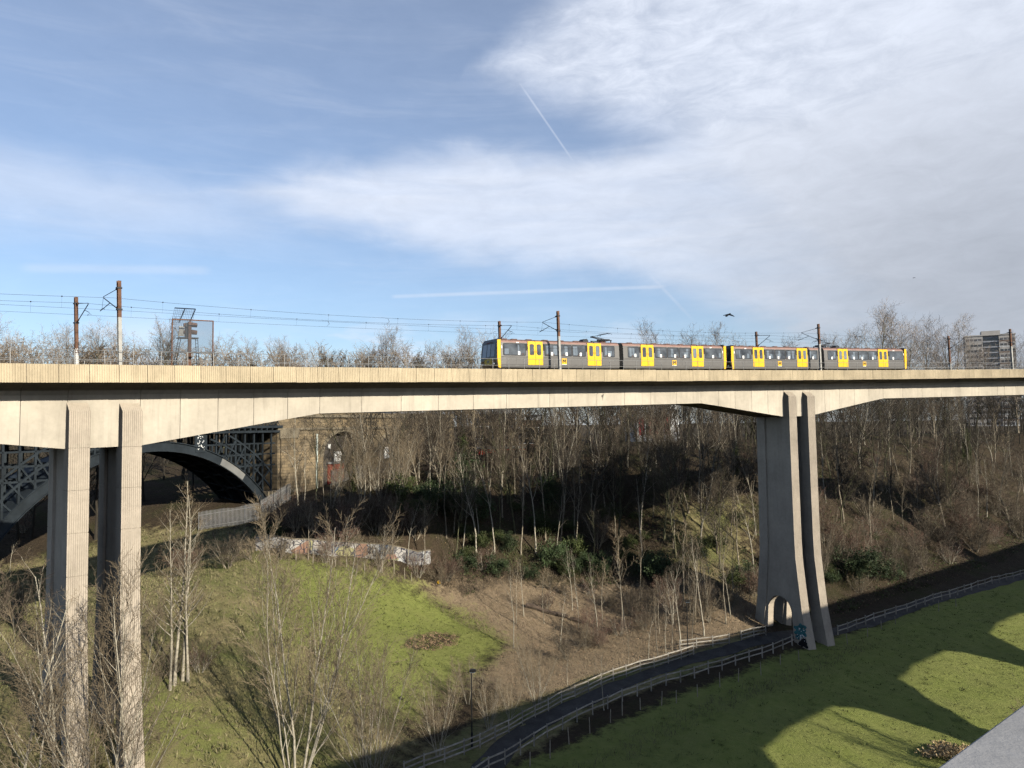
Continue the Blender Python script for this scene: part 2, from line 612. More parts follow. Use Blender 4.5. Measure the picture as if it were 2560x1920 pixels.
gxs, gys = grid_axis(-2500, 3000, -75, 150, .9), grid_axis(-700, 4500, 22, 190, .9)
GX, GY = np.meshgrid(gxs, gys)
gzv = ground(GX.ravel(), GY.ravel())


def poly_mask(x, y, poly, soft):
    """1 inside the ground polygon, fading over `soft` metres"""
    p = np.array(poly)
    q = np.roll(p, -1, 0)
    inside = np.zeros(len(x), bool)
    dist = np.full(len(x), 1e9)
    for (ax, ay), (bx, by) in zip(p, q):
        c = ((ay > y) != (by > y)) & (x < (bx - ax) * (y - ay) / (by - ay + 1e-12) + ax)
        inside ^= c
        l2 = (bx - ax) ** 2 + (by - ay) ** 2 + 1e-9
        u = np.clip(((x - ax) * (bx - ax) + (y - ay) * (by - ay)) / l2, 0, 1)
        dist = np.minimum(dist, np.hypot(x - ax - u * (bx - ax), y - ay - u * (by - ay)))
    sd = np.where(inside, dist, -dist)
    return np.clip(sd / soft + .5, 0, 1)


def gpoly(pxs):
    return [tuple(hit(a, b)[:2]) for a, b in pxs]


gx_, gy_ = GX.ravel(), GY.ravel()
near = (gx_ > -80) & (gx_ < 160) & (gy_ > 20) & (gy_ < 190)
lush = np.zeros(len(gx_))        # short bright grass
rough = np.zeros(len(gx_))       # long dull yellowish grass
meadow = gpoly([(690, 1405), (860, 1420), (1040, 1462), (1180, 1540), (1260, 1600), (1200, 1660), (1060, 1760), (960, 1800), (860, 1700), (720, 1600), (690, 1500)])
hillside = gpoly([(0, 1420), (350, 1330), (620, 1320), (720, 1395), (760, 1500), (980, 1800), (1050, 1870), (860, 1960), (300, 1990), (-200, 1990), (-300, 1700), (-200, 1480)])
nearlawn = [tuple(ts(a, b)) for a, b in ((-60, 5), (-60, 40), (20, 43.4), (60, 44.4), (84, 44), (110, 43.2), (230, 41), (230, 5))]
verge = gpoly([(1000, 1900), (1240, 1770), (1500, 1680), (1900, 1570), (1930, 1600), (1500, 1770), (1200, 1960), (1000, 1990)])
lush[near] = np.maximum(poly_mask(gx_[near], gy_[near], meadow, 8.), .85 * poly_mask(gx_[near], gy_[near], nearlawn, 2.5))
rough[near] = np.maximum(poly_mask(gx_[near], gy_[near], hillside, 6.), .75 * poly_mask(gx_[near], gy_[near], verge, 2.))
lush[near] = np.maximum(lush[near], .55 * poly_mask(gx_[near], gy_[near], gpoly([(330, 1700), (640, 1760), (620, 1930), (340, 1930)]), 5.))
rough[near] = np.maximum(rough[near], .6 * poly_mask(gx_[near], gy_[near], gpoly([(1640, 1290), (1880, 1240), (1890, 1500), (1700, 1500)]), 5.))
lush[near] *= 1 - .95 * poly_mask(gx_[near], gy_[near], gpoly([(1005, 1612), (1040, 1590), (1090, 1582), (1145, 1588), (1140, 1608), (1080, 1625), (1030, 1630)]), 1.0)
rough[near] *= 1 - .9 * poly_mask(gx_[near], gy_[near], gpoly([(1005, 1612), (1040, 1590), (1090, 1582), (1145, 1588), (1140, 1608), (1080, 1625), (1030, 1630)]), 1.0)
leafy = np.zeros(len(gx_))
leafy[near] = poly_mask(gx_[near], gy_[near], gpoly([(1040, 1465), (1240, 1450), (1500, 1455), (1640, 1470), (1900, 1520), (1900, 1585), (1650, 1650), (1500, 1690), (1330, 1760), (1200, 1700), (1270, 1610), (1150, 1530)]), 5.)
me = bpy.data.meshes.new('ground')
nx, ny = len(gxs), len(gys)
idx = np.arange(nx * ny).reshape(ny, nx)
quads = np.stack([idx[:-1, :-1], idx[:-1, 1:], idx[1:, 1:], idx[1:, :-1]], -1).reshape(-1, 4)
me.from_pydata(np.c_[gx_, gy_, gzv].tolist(), [], quads.tolist())
for nm, arr in (('lush', lush), ('rough', rough), ('leafy', leafy)):
    at_ = me.attributes.new(nm, 'FLOAT', 'POINT')
    at_.data.foreach_set('value', arr.astype(np.float32))
me.polygons.foreach_set('use_smooth', [True] * len(me.polygons))
gobj = bpy.data.objects.new('ground', me)
C.objects.link(gobj)
tag(gobj, kind='structure')


def ground_material():
    mt = bpy.data.materials.new('turf_and_leaf_litter')
    mt.use_nodes = True
    T = mt.node_tree
    b = T.nodes['Principled BSDF']
    b.inputs['Roughness'].default_value = 1.0
    b.inputs['Specular IOR Level'].default_value = .1
    geo = N(T, 'ShaderNodeNewGeometry')

    def nz(scale, detail=8, rough_=.65):
        n = N(T, 'ShaderNodeTexNoise', i_Scale=scale, i_Detail=detail, i_Roughness=rough_)
        T.links.new(geo.outputs['Position'], n.inputs['Vector'])
        return n.outputs['Fac']

    def rmp(v, lo, hi, a=0., c=1.):
        n = N(T, 'ShaderNodeMapRange', i_1=lo, i_2=hi, i_3=a, i_4=c)
        T.links.new(v, n.inputs[0])
        return n.outputs[0]

    def mx(fac, a, c, typ='MIX'):
        n = N(T, 'ShaderNodeMix', data_type='RGBA', blend_type=typ)
        for k, v in ((0, fac), (6, a), (7, c)):
            if isinstance(v, (int, float)):
                n.inputs[k].default_value = v
            elif isinstance(v, tuple):
                n.inputs[k].default_value = (*v, 1)
            else:
                T.links.new(v, n.inputs[k])
        return n.outputs[2]

    def mth(op, a, c):
        n = N(T, 'ShaderNodeMath', operation=op, use_clamp=True)
        for k, v in enumerate((a, c)):
            if isinstance(v, (int, float)):
                n.inputs[k].default_value = v
            else:
                T.links.new(v, n.inputs[k])
        return n.outputs[0]
    def mth2(op, a, c):
        n = N(T, 'ShaderNodeMath', operation=op)
        T.links.new(a, n.inputs[0])
        T.links.new(c, n.inputs[1])
        return n.outputs[0]
    big, mid, fine = nz(.16), nz(.9), nz(3.2, 8, .8)
    litter = mx(rmp(mid, .3, .7), (.028, .022, .014), (.058, .043, .028))  # bank litter: dark earth, with tree shade put into the colour too
    litter = mx(rmp(fine, .4, .75), litter, (.085, .062, .040))
    dry = mx(rmp(mid, .3, .7), (.155, .115, .072), (.27, .20, .125))
    dry = mx(rmp(fine, .38, .7), dry, (.36, .27, .175))
    litter = mx(mth('MULTIPLY', rmp(big, .5, .66), .6), litter, (.042, .050, .016))
    grass = mx(rmp(mid, .3, .7), (.170, .198, .048), (.24, .255, .076))
    grass = mx(mth('MULTIPLY', rmp(big, .42, .7), .6), grass, (.20, .20, .07))
    grass = mx(mth('MULTIPLY', rmp(fine, .56, .76), .65), grass, (.055, .07, .018))
    dull = mx(rmp(mid, .3, .7), (.215, .178, .088), (.33, .27, .14))
    dull = mx(mth('MULTIPLY', rmp(big, .40, .62), .75), dull, (.12, .145, .04))
    dull = mx(mth('MULTIPLY', rmp(fine, .52, .74), .6), dull, (.085, .065, .035))
    aD = N(T, 'ShaderNodeAttribute', attribute_name='leafy')
    aL, aR = N(T, 'ShaderNodeAttribute', attribute_name='lush'), N(T, 'ShaderNodeAttribute', attribute_name='rough')
    edge = mth2('ADD', rmp(mid, .25, .75, -.32, .32), rmp(fine, .3, .7, -.22, .22))

    def fac(att):
        return rmp(mth2('ADD', att.outputs['Fac'], edge), .3, .7)
    c = mx(fac(aD), litter, dry)
    c = mx(fac(aR), c, dull)
    c = mx(fac(aL), c, grass)
    T.links.new(c, b.inputs['Base Color'])
    bmp = N(T, 'ShaderNodeBump', i_Strength=1.0, i_Distance=.25)
    T.links.new(fine, bmp.inputs['Height'])
    T.links.new(bmp.outputs[0], b.inputs['Normal'])
    return mt


me.materials.append(ground_material())

# the asphalt path, running through the arches of the tall pier
path_px = [(1213, 1925), (1285, 1848), (1379, 1792), (1502, 1735), (1611, 1689), (1720, 1653), (1820, 1626)]
pp = [hit(a, b)[:2] for a, b in path_px]
pp.insert(0, pp[0] + (pp[0] - pp[1]) * 4)
pp += [bp(44.0 * L, 3.4)[:2], bp(45.8 * L, 3.4)[:2], bp(48 * L, 3.2)[:2]]
pp += [ts(100, 44.2), ts(112, 43.6), ts(128, 42.5), ts(150, 41), ts(190, 38)]
pp = np.array(pp)


def smooth_line(p, step=1.0):
    q = [p[0]]
    n = len(p)
    for k in range(n - 1):
        p0, p1, p2, p3 = p[max(k - 1, 0)], p[k], p[k + 1], p[min(k + 2, n - 1)]
        m_ = max(2, int(np.linalg.norm(p2 - p1) / step))
        for j in range(1, m_ + 1):
            u = j / m_
            q.append(.5 * ((2 * p1) + (-p0 + p2) * u + (2 * p0 - 5 * p1 + 4 * p2 - p3) * u * u + (-p0 + 3 * p1 - 3 * p2 + p3) * u ** 3))
    return np.array(q)


pl = smooth_line(pp)
tan = np.gradient(pl, axis=0)
tan /= np.linalg.norm(tan, axis=1)[:, None]
nrm = np.c_[-tan[:, 1], tan[:, 0]]
mb = MB()
rows = []
for k in (-1.0, -.5, 0, .5, 1.0):
    q = pl + nrm * (k + .06 * np.sin(np.arange(len(pl)) * .8 + k))[:, None]
    rows.append(np.c_[q, ground(q[:, 0], q[:, 1]) + .06 - .02 * abs(k)])
v = np.stack(rows, 1).reshape(-1, 3)
f = [(5 * a + j, 5 * a + j + 1, 5 * a + j + 6, 5 * a + j + 5) for a in range(len(pl) - 1) for j in range(4)]
mb.add(v, f)
tag(mb.build('path', asphalt, smooth=True), kind='structure')

# ------------------------------------------------------------------ the concrete viaduct
PIERS = (2.74, 45.77, 88.8)                 # in panels
FAR_O = 8.6
WEB0, WEB1 = 2.15, 6.45
via = thing('concrete_viaduct', 'long cream concrete railway viaduct with haunched box girder and flared piers', 'viaduct', tuple(bp(45.77 * L, 3.6, -30.5)))


def depth(i):
    d = min(abs(i - c) for c in PIERS + (-40.3,))
    return 5.16 if d <= 1.3 else 5.16 - (d - 1.3) / 7.5 * 1.79 if d < 8.8 else 3.37


joints = []
for c0, c1 in ((-40.3, 2.74), (2.74, 45.77), (45.77, 88.8)):
    half = [1.27 + 1.52 * k for k in range(6)]
    mid0, mid1 = c0 + half[-1], c1 - half[-1]
    n_ = 12
    midj = list(np.linspace(mid0, mid1, n_ + 1))[1:-1]
    midj.insert(len(midj) // 2 + 1, (midj[len(midj) // 2] + .8))
    joints += [c0 + h for h in half] + midj + [c1 - h for h in half[::-1]]
joints = sorted(j for j in joints if -32 < j < 95)
joints = [-36] + joints + [96]


def girder_segment(i0, i1):
    ns = max(1, int((i1 - i0) / 1.6))
    ii = np.linspace(i0 + .009, i1 - .009, ns + 1)
    mb = MB()
    v, prof_n = [], None
    for i in ii:
        d = depth(i)
        pr = [(.10, -1.115), (1.55, -1.36), (1.98, -1.50), (WEB0, -1.78), (WEB0 + .03, -d), (WEB1 - .03, -d), (WEB1, -1.78), (6.62, -1.5), (7.05, -1.36), (FAR_O - .1, -1.115), (FAR_O - .1, -.80), (.10, -.80)]
        prof_n = len(pr)
        v += [(i * L, a, b) for a, b in pr]
    f = []
    for k in range(ns):
        for j in range(prof_n):
            a, b = k * prof_n + j, k * prof_n + (j + 1) % prof_n
            f.append((a, b, b + prof_n, a + prof_n))
    f += [tuple(range(prof_n)), tuple(range(ns * prof_n, (ns + 1) * prof_n))[::-1]]
    mb.add(v, f)
    mb.build('girder_segment', conc_web, via, BP)


for a, b in zip(joints[:-1], joints[1:]):
    girder_segment(a, b)

# ribbed parapet panels, one mesh placed many times
pm = MB()
prof = []
nr = 12
W_ = (L - .022)
for k in range(nr):
    x0 = -W_ / 2 + W_ * k / nr
    prof += [(x0 + .012, .0), (x0 + W_ / nr - .042, .0), (x0 + W_ / nr - .030, .022), (x0 + W_ / nr, .022)]
prof = [(-W_ / 2, .012)] + prof + [(W_ / 2, .012), (W_ / 2, .19), (-W_ / 2, .19)]
pm.prism(prof, 2, -1.11, 0.0)
panel_me = pm.build('parapet_panel', conc_panel, data_only=True)


def frame_at(s, o, z, root):
    """placement following the track direction: local x along, y away from the camera side, z up"""
    a, b = bp(s - .4, o, z), bp(s + .4, o, z)
    x = Vector(b - a).normalized()
    zz = Vector((0, 0, 1))
    y = zz.cross(x).normalized()
    zz = x.cross(y)
    p = Vector(bp(s, o, z)) - Vector(base_of(root))
    return Matrix(((x.x, y.x, zz.x, p.x), (x.y, y.y, zz.y, p.y), (x.z, y.z, zz.z, p.z), (0, 0, 0, 1)))


rj = np.random.default_rng(3)
for k in range(-24, 92):
    dz, do = rj.normal(0, .006), rj.normal(0, .004)
    share('parapet_panel', panel_me, via, frame_at((k + .5) * L, do, dz, via))
mb = MB()
mb.box(-30 * L, 95 * L, FAR_O - .2, FAR_O, -1.11, 0., nx=60)
mb.build('far_parapet', conc_panel, via, BP)


PROUD = 1.45        # front of the columns


def pier(ci, zbase, skew):
    """two parallel legs, each a recessed wall between a front and a back column, arch through the foot"""
    s0 = ci * L
    P0 = bp(s0, PROUD)
    h = heading(s0)
    tdir = np.array((math.sin(h), math.cos(h)))
    adir = np.array((-math.cos(h), math.sin(h)))
    if skew:
        a = h - math.pi / 2 + skew
        adir = np.array((math.sin(a), math.cos(a)))
    ztop = P0[2]

    def fn(v):       # (along, back from front face, world z) -> world
        v = np.asarray(v)
        return np.c_[P0[0] + tdir[0] * v[:, 0] + adir[0] * v[:, 1], P0[1] + tdir[1] * v[:, 0] + adir[1] * v[:, 1], v[:, 2]]
    D = 5.0

    def flare(z):
        hh = z - zbase
        return np.interp(hh, [-3, 0, 3.9, 7.1, 9.6, 12, 18, 30], [2.3, 1.62, .85, .48, .2, .12, .06, 0])
    lifts = [zbase - 2.] + list(np.arange(zbase + 1.9, ztop - 5.0, 2.62))
    zs = [zbase - 2]
    groove = {}
    for z in np.arange(zbase - 2, ztop - 2.9, .65):
        zs.append(z)
    for z in lifts[1:]:
        for dz, g in ((-.022, 0), (-.016, 1), (.016, 1), (.022, 0)):
            zs.append(z + dz)
            groove[round(z + dz, 4)] = g
    zs = sorted(set(round(z, 4) for z in zs))
    zs = [z for z in zs if z < ztop - 3.0]
    for side in (-1.48, 1.48):
        w = .58
        leg = None
        for which in ('front', 'back'):
            mb = MB()
            v = []
            npr = None
            topz = ztop - 2.88 if which == 'front' else ztop - 5.16
            zz_ = [z for z in zs if z < topz - .1] + [topz]
            if which == 'front':
                zz_ = zz_ + ['cap']
            for z in zz_:
                cap = z == 'cap'
                z_ = topz if cap else z
                g = .03 * groove.get(round(z_, 4), 0)
                fl = float(flare(z_))
                if which == 'front':
                    inn = 1.25 - .85 * fl
                    pr = [(-w + g, inn), (-w + g, -fl + g)]
                    nf = 10
                    for q in range(nf):
                        x0 = -w + 2 * w * q / nf
                        u = 2 * w / nf
                        pr += [(max(x0 + .01, -w + g), -fl + g), (x0 + u * .58, -fl + g), (x0 + u * .68, -fl + .028 + g), (min(x0 + u * .93, w - g), -fl + .028 + g)]
                    pr += [(w - g, -fl + g), (w - g, inn)]
                    if cap:
                        pr = [(a, 1.25 if b == inn else max(b, 0) + .72) for a, b in pr]
                        z_ = ztop - 2.30
                else:
                    pr = [(-w + g, D - 1.25 + .85 * fl), (-w + g, D + fl - g), (w - g, D + fl - g), (w - g, D - 1.25 + .85 * fl)]
                npr = len(pr)
                if cap:
                    v += [(a + side, b, z_ if b > 1.2 else z_) for a, b in pr]
                else:
                    v += [(a + side, b, z_) for a, b in pr]
            f = []
            m_ = len(zz_)
            for k in range(m_ - 1):
                for j in range(npr):
                    a, b = k * npr + j, k * npr + (j + 1) % npr
                    f.append((a, b, b + npr, a + npr))
            f += [tuple(range(npr)), tuple(range((m_ - 1) * npr, m_ * npr))]
            mb.add(v, f)
            o = mb.build('pier_column', conc_pier, via, fn)
        # recessed wall with its arched opening at the foot
        cy, ry, crown = D / 2, 1.75, zbase + 5.1
        zz_ = np.arange(zbase - 2, ztop - 5.2, 1.0)
        poly = [(1.15 - .85 * float(flare(z)), z) for z in zz_] + [(1.15, ztop - 5.14), (D - 1.15, ztop - 5.14)]
        poly += [(D - 1.15 + .85 * float(flare(z)), z) for z in zz_[::-1]]
        poly += [(cy + ry * 1.25, zbase - 2), (cy + ry * 1.1, zbase + 1), (cy + ry, crown - ry)]
        poly += [(cy + ry * math.cos(a), crown - ry + ry * math.sin(a)) for a in np.linspace(0, math.pi, 13)[1:-1]]
        poly += [(cy - ry, crown - ry), (cy - ry * 1.1, zbase + 1), (cy - ry * 1.25, zbase - 2)]
        mb = MB()
        mb.prism(poly, 0, side - .42, side + .42)
        mb.build('pier_wall', conc_pier, via, fn)
    return fn, ztop


pier(PIERS[0], -21.3, R(-6.0))
fn2, _zt2 = pier(PIERS[1], -25.05, 0.)
# sprayed tags on the shaded flank of the tall pier's front column
rg2 = np.random.default_rng(5)
for nm_, mt_, (y0, y1, z0, z1), nn_, sz_ in (('graffiti', mat('teal_spray', (.05, .17, .18), .7, .4, 4.), (-1.15, .05, -24.0, -22.6), 26, .30), ('graffiti', mat('black_spray', (.012, .012, .014), .7, .2, 4.), (-1.25, -.35, -24.9, -24.0), 22, .26), ('graffiti', white_m, (-1.1, .0, -24.2, -22.9), 16, .09)):
    mb = MB()
    for k in range(nn_):
        cy_, cz_ = y0 + (y1 - y0) * rg2.random(), z0 + (z1 - z0) * rg2.random()
        a_ = np.linspace(0, 2 * math.pi, 9)[:-1]
        r_ = sz_ * (.5 + .7 * rg2.random()) * (1 + .25 * np.sin(a_ * 2 + 6 * rg2.random()))
        off_ = -2.062 - .002 * (k % 5) - (.012 if mt_ is white_m else 0)
        mb.add([(off_, cy_ + r_[j] * math.cos(a_[j]), cz_ + .8 * r_[j] * math.sin(a_[j])) for j in range(8)], [tuple(range(8))])
    mb.build(nm_, mt_, via, fn2)
pier(PIERS[2], -25.0, 0.)

# two tracks on the deck
TRK = (2.9, 6.0)
tr = thing('railway_track', 'double railway track laid on the viaduct deck', 'track', tuple(bp(26 * L, 4.3, -.8)))
mb = MB()
mb.box(-30 * L, 95 * L, 1.2, FAR_O - .9, -.80, -.74, nx=60)
mb.build('ballast_bed', mat('ballast', (.11, .10, .09), .95, .3, 6.), tr, BP)
for o_ in TRK:
    for q in (-.7175, .7175):
        mb = MB()
        mb.box(-30 * L, 95 * L, o_ + q - .035, o_ + q + .035, -.74, -.62, nx=60)
        mb.build('rail', rust, tr, BP)

# tubular handrails along both edges
post_me = MB().tube([(0, 0, -.12), (0, 0, .90)], .024, 5).build('post', galv, data_only=True)
foot_me = MB().box(-.07, .07, -.05, .05, -.01, .02).build('post_foot', galv, data_only=True)
for o_, lab in ((.14, 'thin galvanised handrail along the near edge of the viaduct parapet'), (FAR_O - .14, 'thin galvanised handrail along the far edge of the viaduct behind the train')):
    gr = thing('guard_railing', lab, 'railing', tuple(bp(26 * L, o_, 0)))
    ss = np.arange(-29 * L, 94 * L, L)
    for z_ in (.89, .32):
        mb = MB()
        mb.tube(BP([(s, o_, z_) for s in ss]), .019, 5)
        mb.build('handrail', galv, gr)
    for k in range(-20, 88):
        share('post', post_me, gr, frame_at((k + .52) * L, o_, 0, gr))

# ------------------------------------------------------------------ overhead line
masts_near = (4.97 - 35.3, 4.97, 40.55, 76.19, 109.67)
masts_far = (3.58 - 35.3, 3.58, 39.05, 74.33, 108.01)


def mast(s, near_side, label, skew=0.):
    o0 = .42 if near_side else FAR_O - .40
    sg = 1 if near_side else -1
    tk = TRK[0] if near_side else TRK[1]
    root = thing('catenary_mast', label, 'mast', tuple(bp(s, o0, -.75)), 'catenary masts along the viaduct')

    def fn(v):
        v = np.asarray(v)
        M = frame_at(s, o0, 0, root) @ Matrix.Rotation(skew, 4, 'Z')
        q = np.c_[v, np.ones(len(v))] @ np.array(M).T
        return q[:, :3] + np.array(base_of(root))
    H = 5.38
    mb = MB()      # H-section column
    for z0, z1, mi in ((-.75, 3.05 if near_side else 1.4, 1), (3.05 if near_side else 1.4, H, 0)):
        mb.box(-.105, .105, -.105, -.09, z0, z1, mi)
        mb.box(-.105, .105, .09, .105, z0, z1, mi)
        mb.box(-.009, .009, -.09, .09, z0, z1, mi)
    mb.build('column', [rust, mast_white], root, fn)
    e = sg * (tk - o0)        # distance to the track centre
    reach = (e if sg > 0 else e)
    # tie rod, inclined tube, registration arm, steady arm
    mb = MB()
    top, low = 4.92, 3.55
    tipz = 4.62
    sgn = sg
    tip = sgn * abs(tk - o0) * 1.0
    mb.tube([(0, 0, top), (0, tip, tipz + .06)], .022, 5)
    mb.build('top_tie', dark_steel, root, fn)
    mb = MB()
    mb.tube([(0, sgn * .1, low), (0, tip, tipz)], .032, 5)
    mb.build('bracket_tube', dark_steel, root, fn)
    mb = MB()
    knee = .55
    kp = (0, sgn * .1 + (tip - sgn * .1) * knee, low + (tipz - low) * knee)
    if near_side:
        mb.tube([kp, (0, tip + sgn * .55, 3.80)], .026, 5)
        mb.tube([(0, tip, tipz), (0, tip + sgn * .25, 3.9)], .010, 4)
    else:
        mb.tube([kp, (0, kp[1] + sgn * .25, kp[2] + .16), (0, tip + sgn * .15, 4.02)], .022, 5)
    mb.build('registration_arm', dark_steel, root, fn)
    mb = MB()
    mb.tube([(0, tip + sgn * .5, 3.84), (0, tip + sgn * .2, 3.93), (0, tip - sgn * .1, 3.9), (0, tip - sgn * .14, 3.83)], .016, 4)
    mb.build('steady_arm', dark_steel, root, fn)
    for z_ in (top, low):
        mb = MB()
        mb.box(-.15, .15, -.14, .14, z_ - .05, z_ + .05)
        mb.build('bracket_clamp', dark_steel, root, fn)
        mb = MB()
        mb.tube([(0, sgn * .16, z_ + .03), (0, sgn * .42, z_ + (.03 if z_ == low else -.0) + (.15 if z_ == low else -.03))], [.06, .06], 7)
        mb.build('insulator', rust, root, fn)
    if not near_side and abs(s - 3.58) < .1:      # scrawled lettering running up the column
        mb = MB()
        for k in range(11):
            z0 = .08 + k * .155
            mb.box(-.085, -.05 + .02 * (k % 2), -.1085, -.1065, z0, z0 + .11)
            mb.box(-.02, .07, -.1085, -.1065, z0 + .03 * (k % 3), z0 + .03 * (k % 3) + .03)
            mb.box(.03, .055, -.1085, -.1065, z0, z0 + .12)
        mb.build('graffiti', white_m, root, fn)
    return root


near_lab = ('tall mast on the near parapet beyond the left picture edge', 'tall half rusty half white mast on the near parapet beside the signal screen', 'tall mast with pale lower half standing in front of the leading metro car', 'tall mast with pale lower half in front of the trailing metro car', 'near-side mast standing in front of the distant tower block')
far_lab = ('rusty mast on the far parapet beyond the left picture edge', 'shorter rusty mast with white graffiti running up its foot', 'rusty mast rising behind the roof of the leading metro car', 'rusty mast rising behind the roof of the trailing metro car', 'dark slim mast on the far parapet between bare tree and tower block')
for k, s_ in enumerate(masts_near):
    if k:
        mast(s_, True, near_lab[k], R(12) if k == 1 else 0.)
for k, s_ in enumerate(masts_far):
    if k:
        mast(s_, False, far_lab[k], R(12) if k == 1 else 0.)


def wire_line(o_, masts, label):
    root = thing('overhead_wire', label, 'wire', tuple(bp(26 * L, o_, 3.85)), 'overhead line wires')
    stz = []
    ms = list(masts) + [masts[-1] + 35.3]
    con, mes = [], []
    for a, b in zip(ms[:-1], ms[1:]):
        for u in np.linspace(0, 1, 13)[:-1]:
            s = a + (b - a) * u
            st = .12 * math.sin((s - a) / (b - a) * math.pi)
            con.append((s, o_ + st, 3.84 - .02 * 4 * u * (1 - u)))
            mes.append((s, o_, 4.66 - .34 * 4 * u * (1 - u)))
    MB().tube(BP(con), .008, 4).build('contact_wire', wire_m, root)
    MB().tube(BP(mes), .009, 4).build('messenger_wire', wire_m, root)
    for k in range(len(con)):
        if k % 2 == 1:
            mb = MB()
            mb.tube(BP([con[k], mes[k]]), .005, 3)
            mb.box(-.03, .03, -.03, .03, -.035, .035)
            mb.v[-1] = mb.v[-1] + bp(*mes[k])
            mb.build('dropper', wire_m, root)
    return root


w1_ = wire_line(TRK[0], masts_near, 'upper and lower overhead wires above the near track')
w2_ = wire_line(TRK[1], masts_far, 'upper and lower overhead wires above the far track')
# looped jumper cables hanging between the wires left of the train
for root, o_, s_ in ((w1_, TRK[0], 24.6), (w2_, TRK[1], 20.7)):
    mb = MB()
    mb.tube(BP([(s_ - .35, o_, 4.36), (s_ + .25, o_, 4.28), (s_ + .35, o_, 4.05), (s_ + .15, o_, 3.85), (s_ - .3, o_, 3.83)]), .016, 4)
    mb.build('jumper_cable', wire_m, root)

# ------------------------------------------------------------------ signal with mesh screen
sg = thing('railway_signal', 'rusty signal post with wire mesh screen and ladders on the viaduct', 'signal', tuple(bp(9.15, 1.0, -.75)))
SO = 1.0


def sgfn(v):
    return BP(v)


s0, s1 = 7.98, 10.55
mb = MB()
for s_ in (s0, s1):
    mb.box(s_ - .035, s_ + .035, .25, .32, -.1, 3.1)
mb.box(s0, s1, .25, .32, 3.04, 3.11)
mb.build('screen_frame', rust, sg, sgfn)
mb = MB()
mb.box(s0 - .05, s1 + .1, .24, .33, .86, .95)
mb.build('screen_sill', dark_steel, sg, sgfn)
mesh_m = mat('fine_mesh_screen', (.09, .10, .115), .7, .05, 1.)
T_ = mesh_m.node_tree
_b = T_.nodes['Principled BSDF']
_tr = N(T_, 'ShaderNodeBsdfTransparent')
_mx = N(T_, 'ShaderNodeMixShader', i_0=.24)
T_.links.new(_tr.outputs[0], _mx.inputs[1])
T_.links.new(_b.outputs[0], _mx.inputs[2])
T_.links.new(_mx.outputs[0], T_.nodes['Material Output'].inputs[0])
MB().box(s0 + .035, s1 - .035, .28, .285, .95, 3.04).build('mesh_screen', mesh_m, sg, sgfn)
mb = MB()
mb.box(9.13, 9.33, SO - .1, SO + .1, -.75, 3.05, nx=1)
mb.build('signal_post', rust, sg, sgfn)
mb = MB()
mb.box(9.0, 9.22, SO + .12, SO + .42, 2.0, 3.0)
mb.build('signal_head', dark_steel, sg, sgfn)
for z_ in (2.86, 2.36):
    mb = MB()
    mb.tube([(9.36, SO + .05, z_), (9.70, SO + .05, z_ - .03)], [.17, .15], 9)
    mb.tube([(8.98, SO + .25, z_), (8.9, SO + .25, z_)], [.12, .12], 8)
    mb.build('signal_hood', rust, sg, sgfn)
mb = MB()
mb.box(8.55, 9.82, SO + .0, SO + .7, 1.94, 2.0)
mb.build('platform', dark_steel, sg, sgfn)
for a, b in ((8.62, 8.28), (9.68, 9.98)):
    ld = MB()
    for q in (0, .15):
        ld.tube([(b + q, SO + .9, -.7), (a + q, SO + .35, 1.98)], .022, 4)
    lo_ = ld.build('ladder', dark_steel, sg, sgfn)
    for u in np.linspace(.05, .95, 12):
        mb = MB()
        x_, y_, z_ = b + (a - b) * u, SO + .9 - .55 * u, -.7 + 2.68 * u
        mb.tube([(x_, y_, z_), (x_ + .15, y_, z_)], .014, 4)
        mb.build('rung', dark_steel, lo_, sgfn)
# open wire safety cage leaning over the signal
cg = MB()
base_, tip_ = np.array((8.62, SO + .35, 1.98)), np.array((8.95, SO + .1, 3.95))
for q in (0.0, .66):
    cg.tube([base_ + (q, 0, 1.0), tip_ + (q, 0, 0)], .04, 5)
cg.tube([tip_ + (-.66, 0, .0), tip_ + (.66, 0, 0)], .04, 5)
cgo = cg.build('cage_frame', mat('blue_black_steel', (.02, .032, .055), .5, .2, 2.), sg, sgfn)
wm = MB()
bl_, tl_ = np.array((8.0, SO + .35, 2.0)), np.array((8.29, SO + .1, 3.95))
wd_ = 1.3
for u in np.linspace(0, 1, 15):
    wm.tube([bl_ + (tl_ - bl_) * u, bl_ + (tl_ - bl_) * u + (wd_ if u > .5 else .7, 0, 0)], .007, 3)
for u in np.linspace(0, 1, 13):
    wm.tube([tl_ + (wd_ * u, 0, 0), (tl_ + bl_) / 2 + (wd_ * u, 0, 0) if u > .53 else bl_ + (wd_ * u, 0, 0)], .007, 3)
wmo = wm.build('cage_mesh', dark_steel, cgo, sgfn)
wmo['kind'] = 'stuff'
mb = MB()
mb.tube([(8.62, SO + .3, 2.0), (8.55, SO + .3, 2.35), (8.38, SO + .3, 2.62), (8.2, SO + .3, 2.66)], .035, 5)
mb.box(8.62, 8.95, SO + .25, SO + .4, 2.1, 2.75)
mb.build('signal_bracket', mast_white, sg, sgfn)

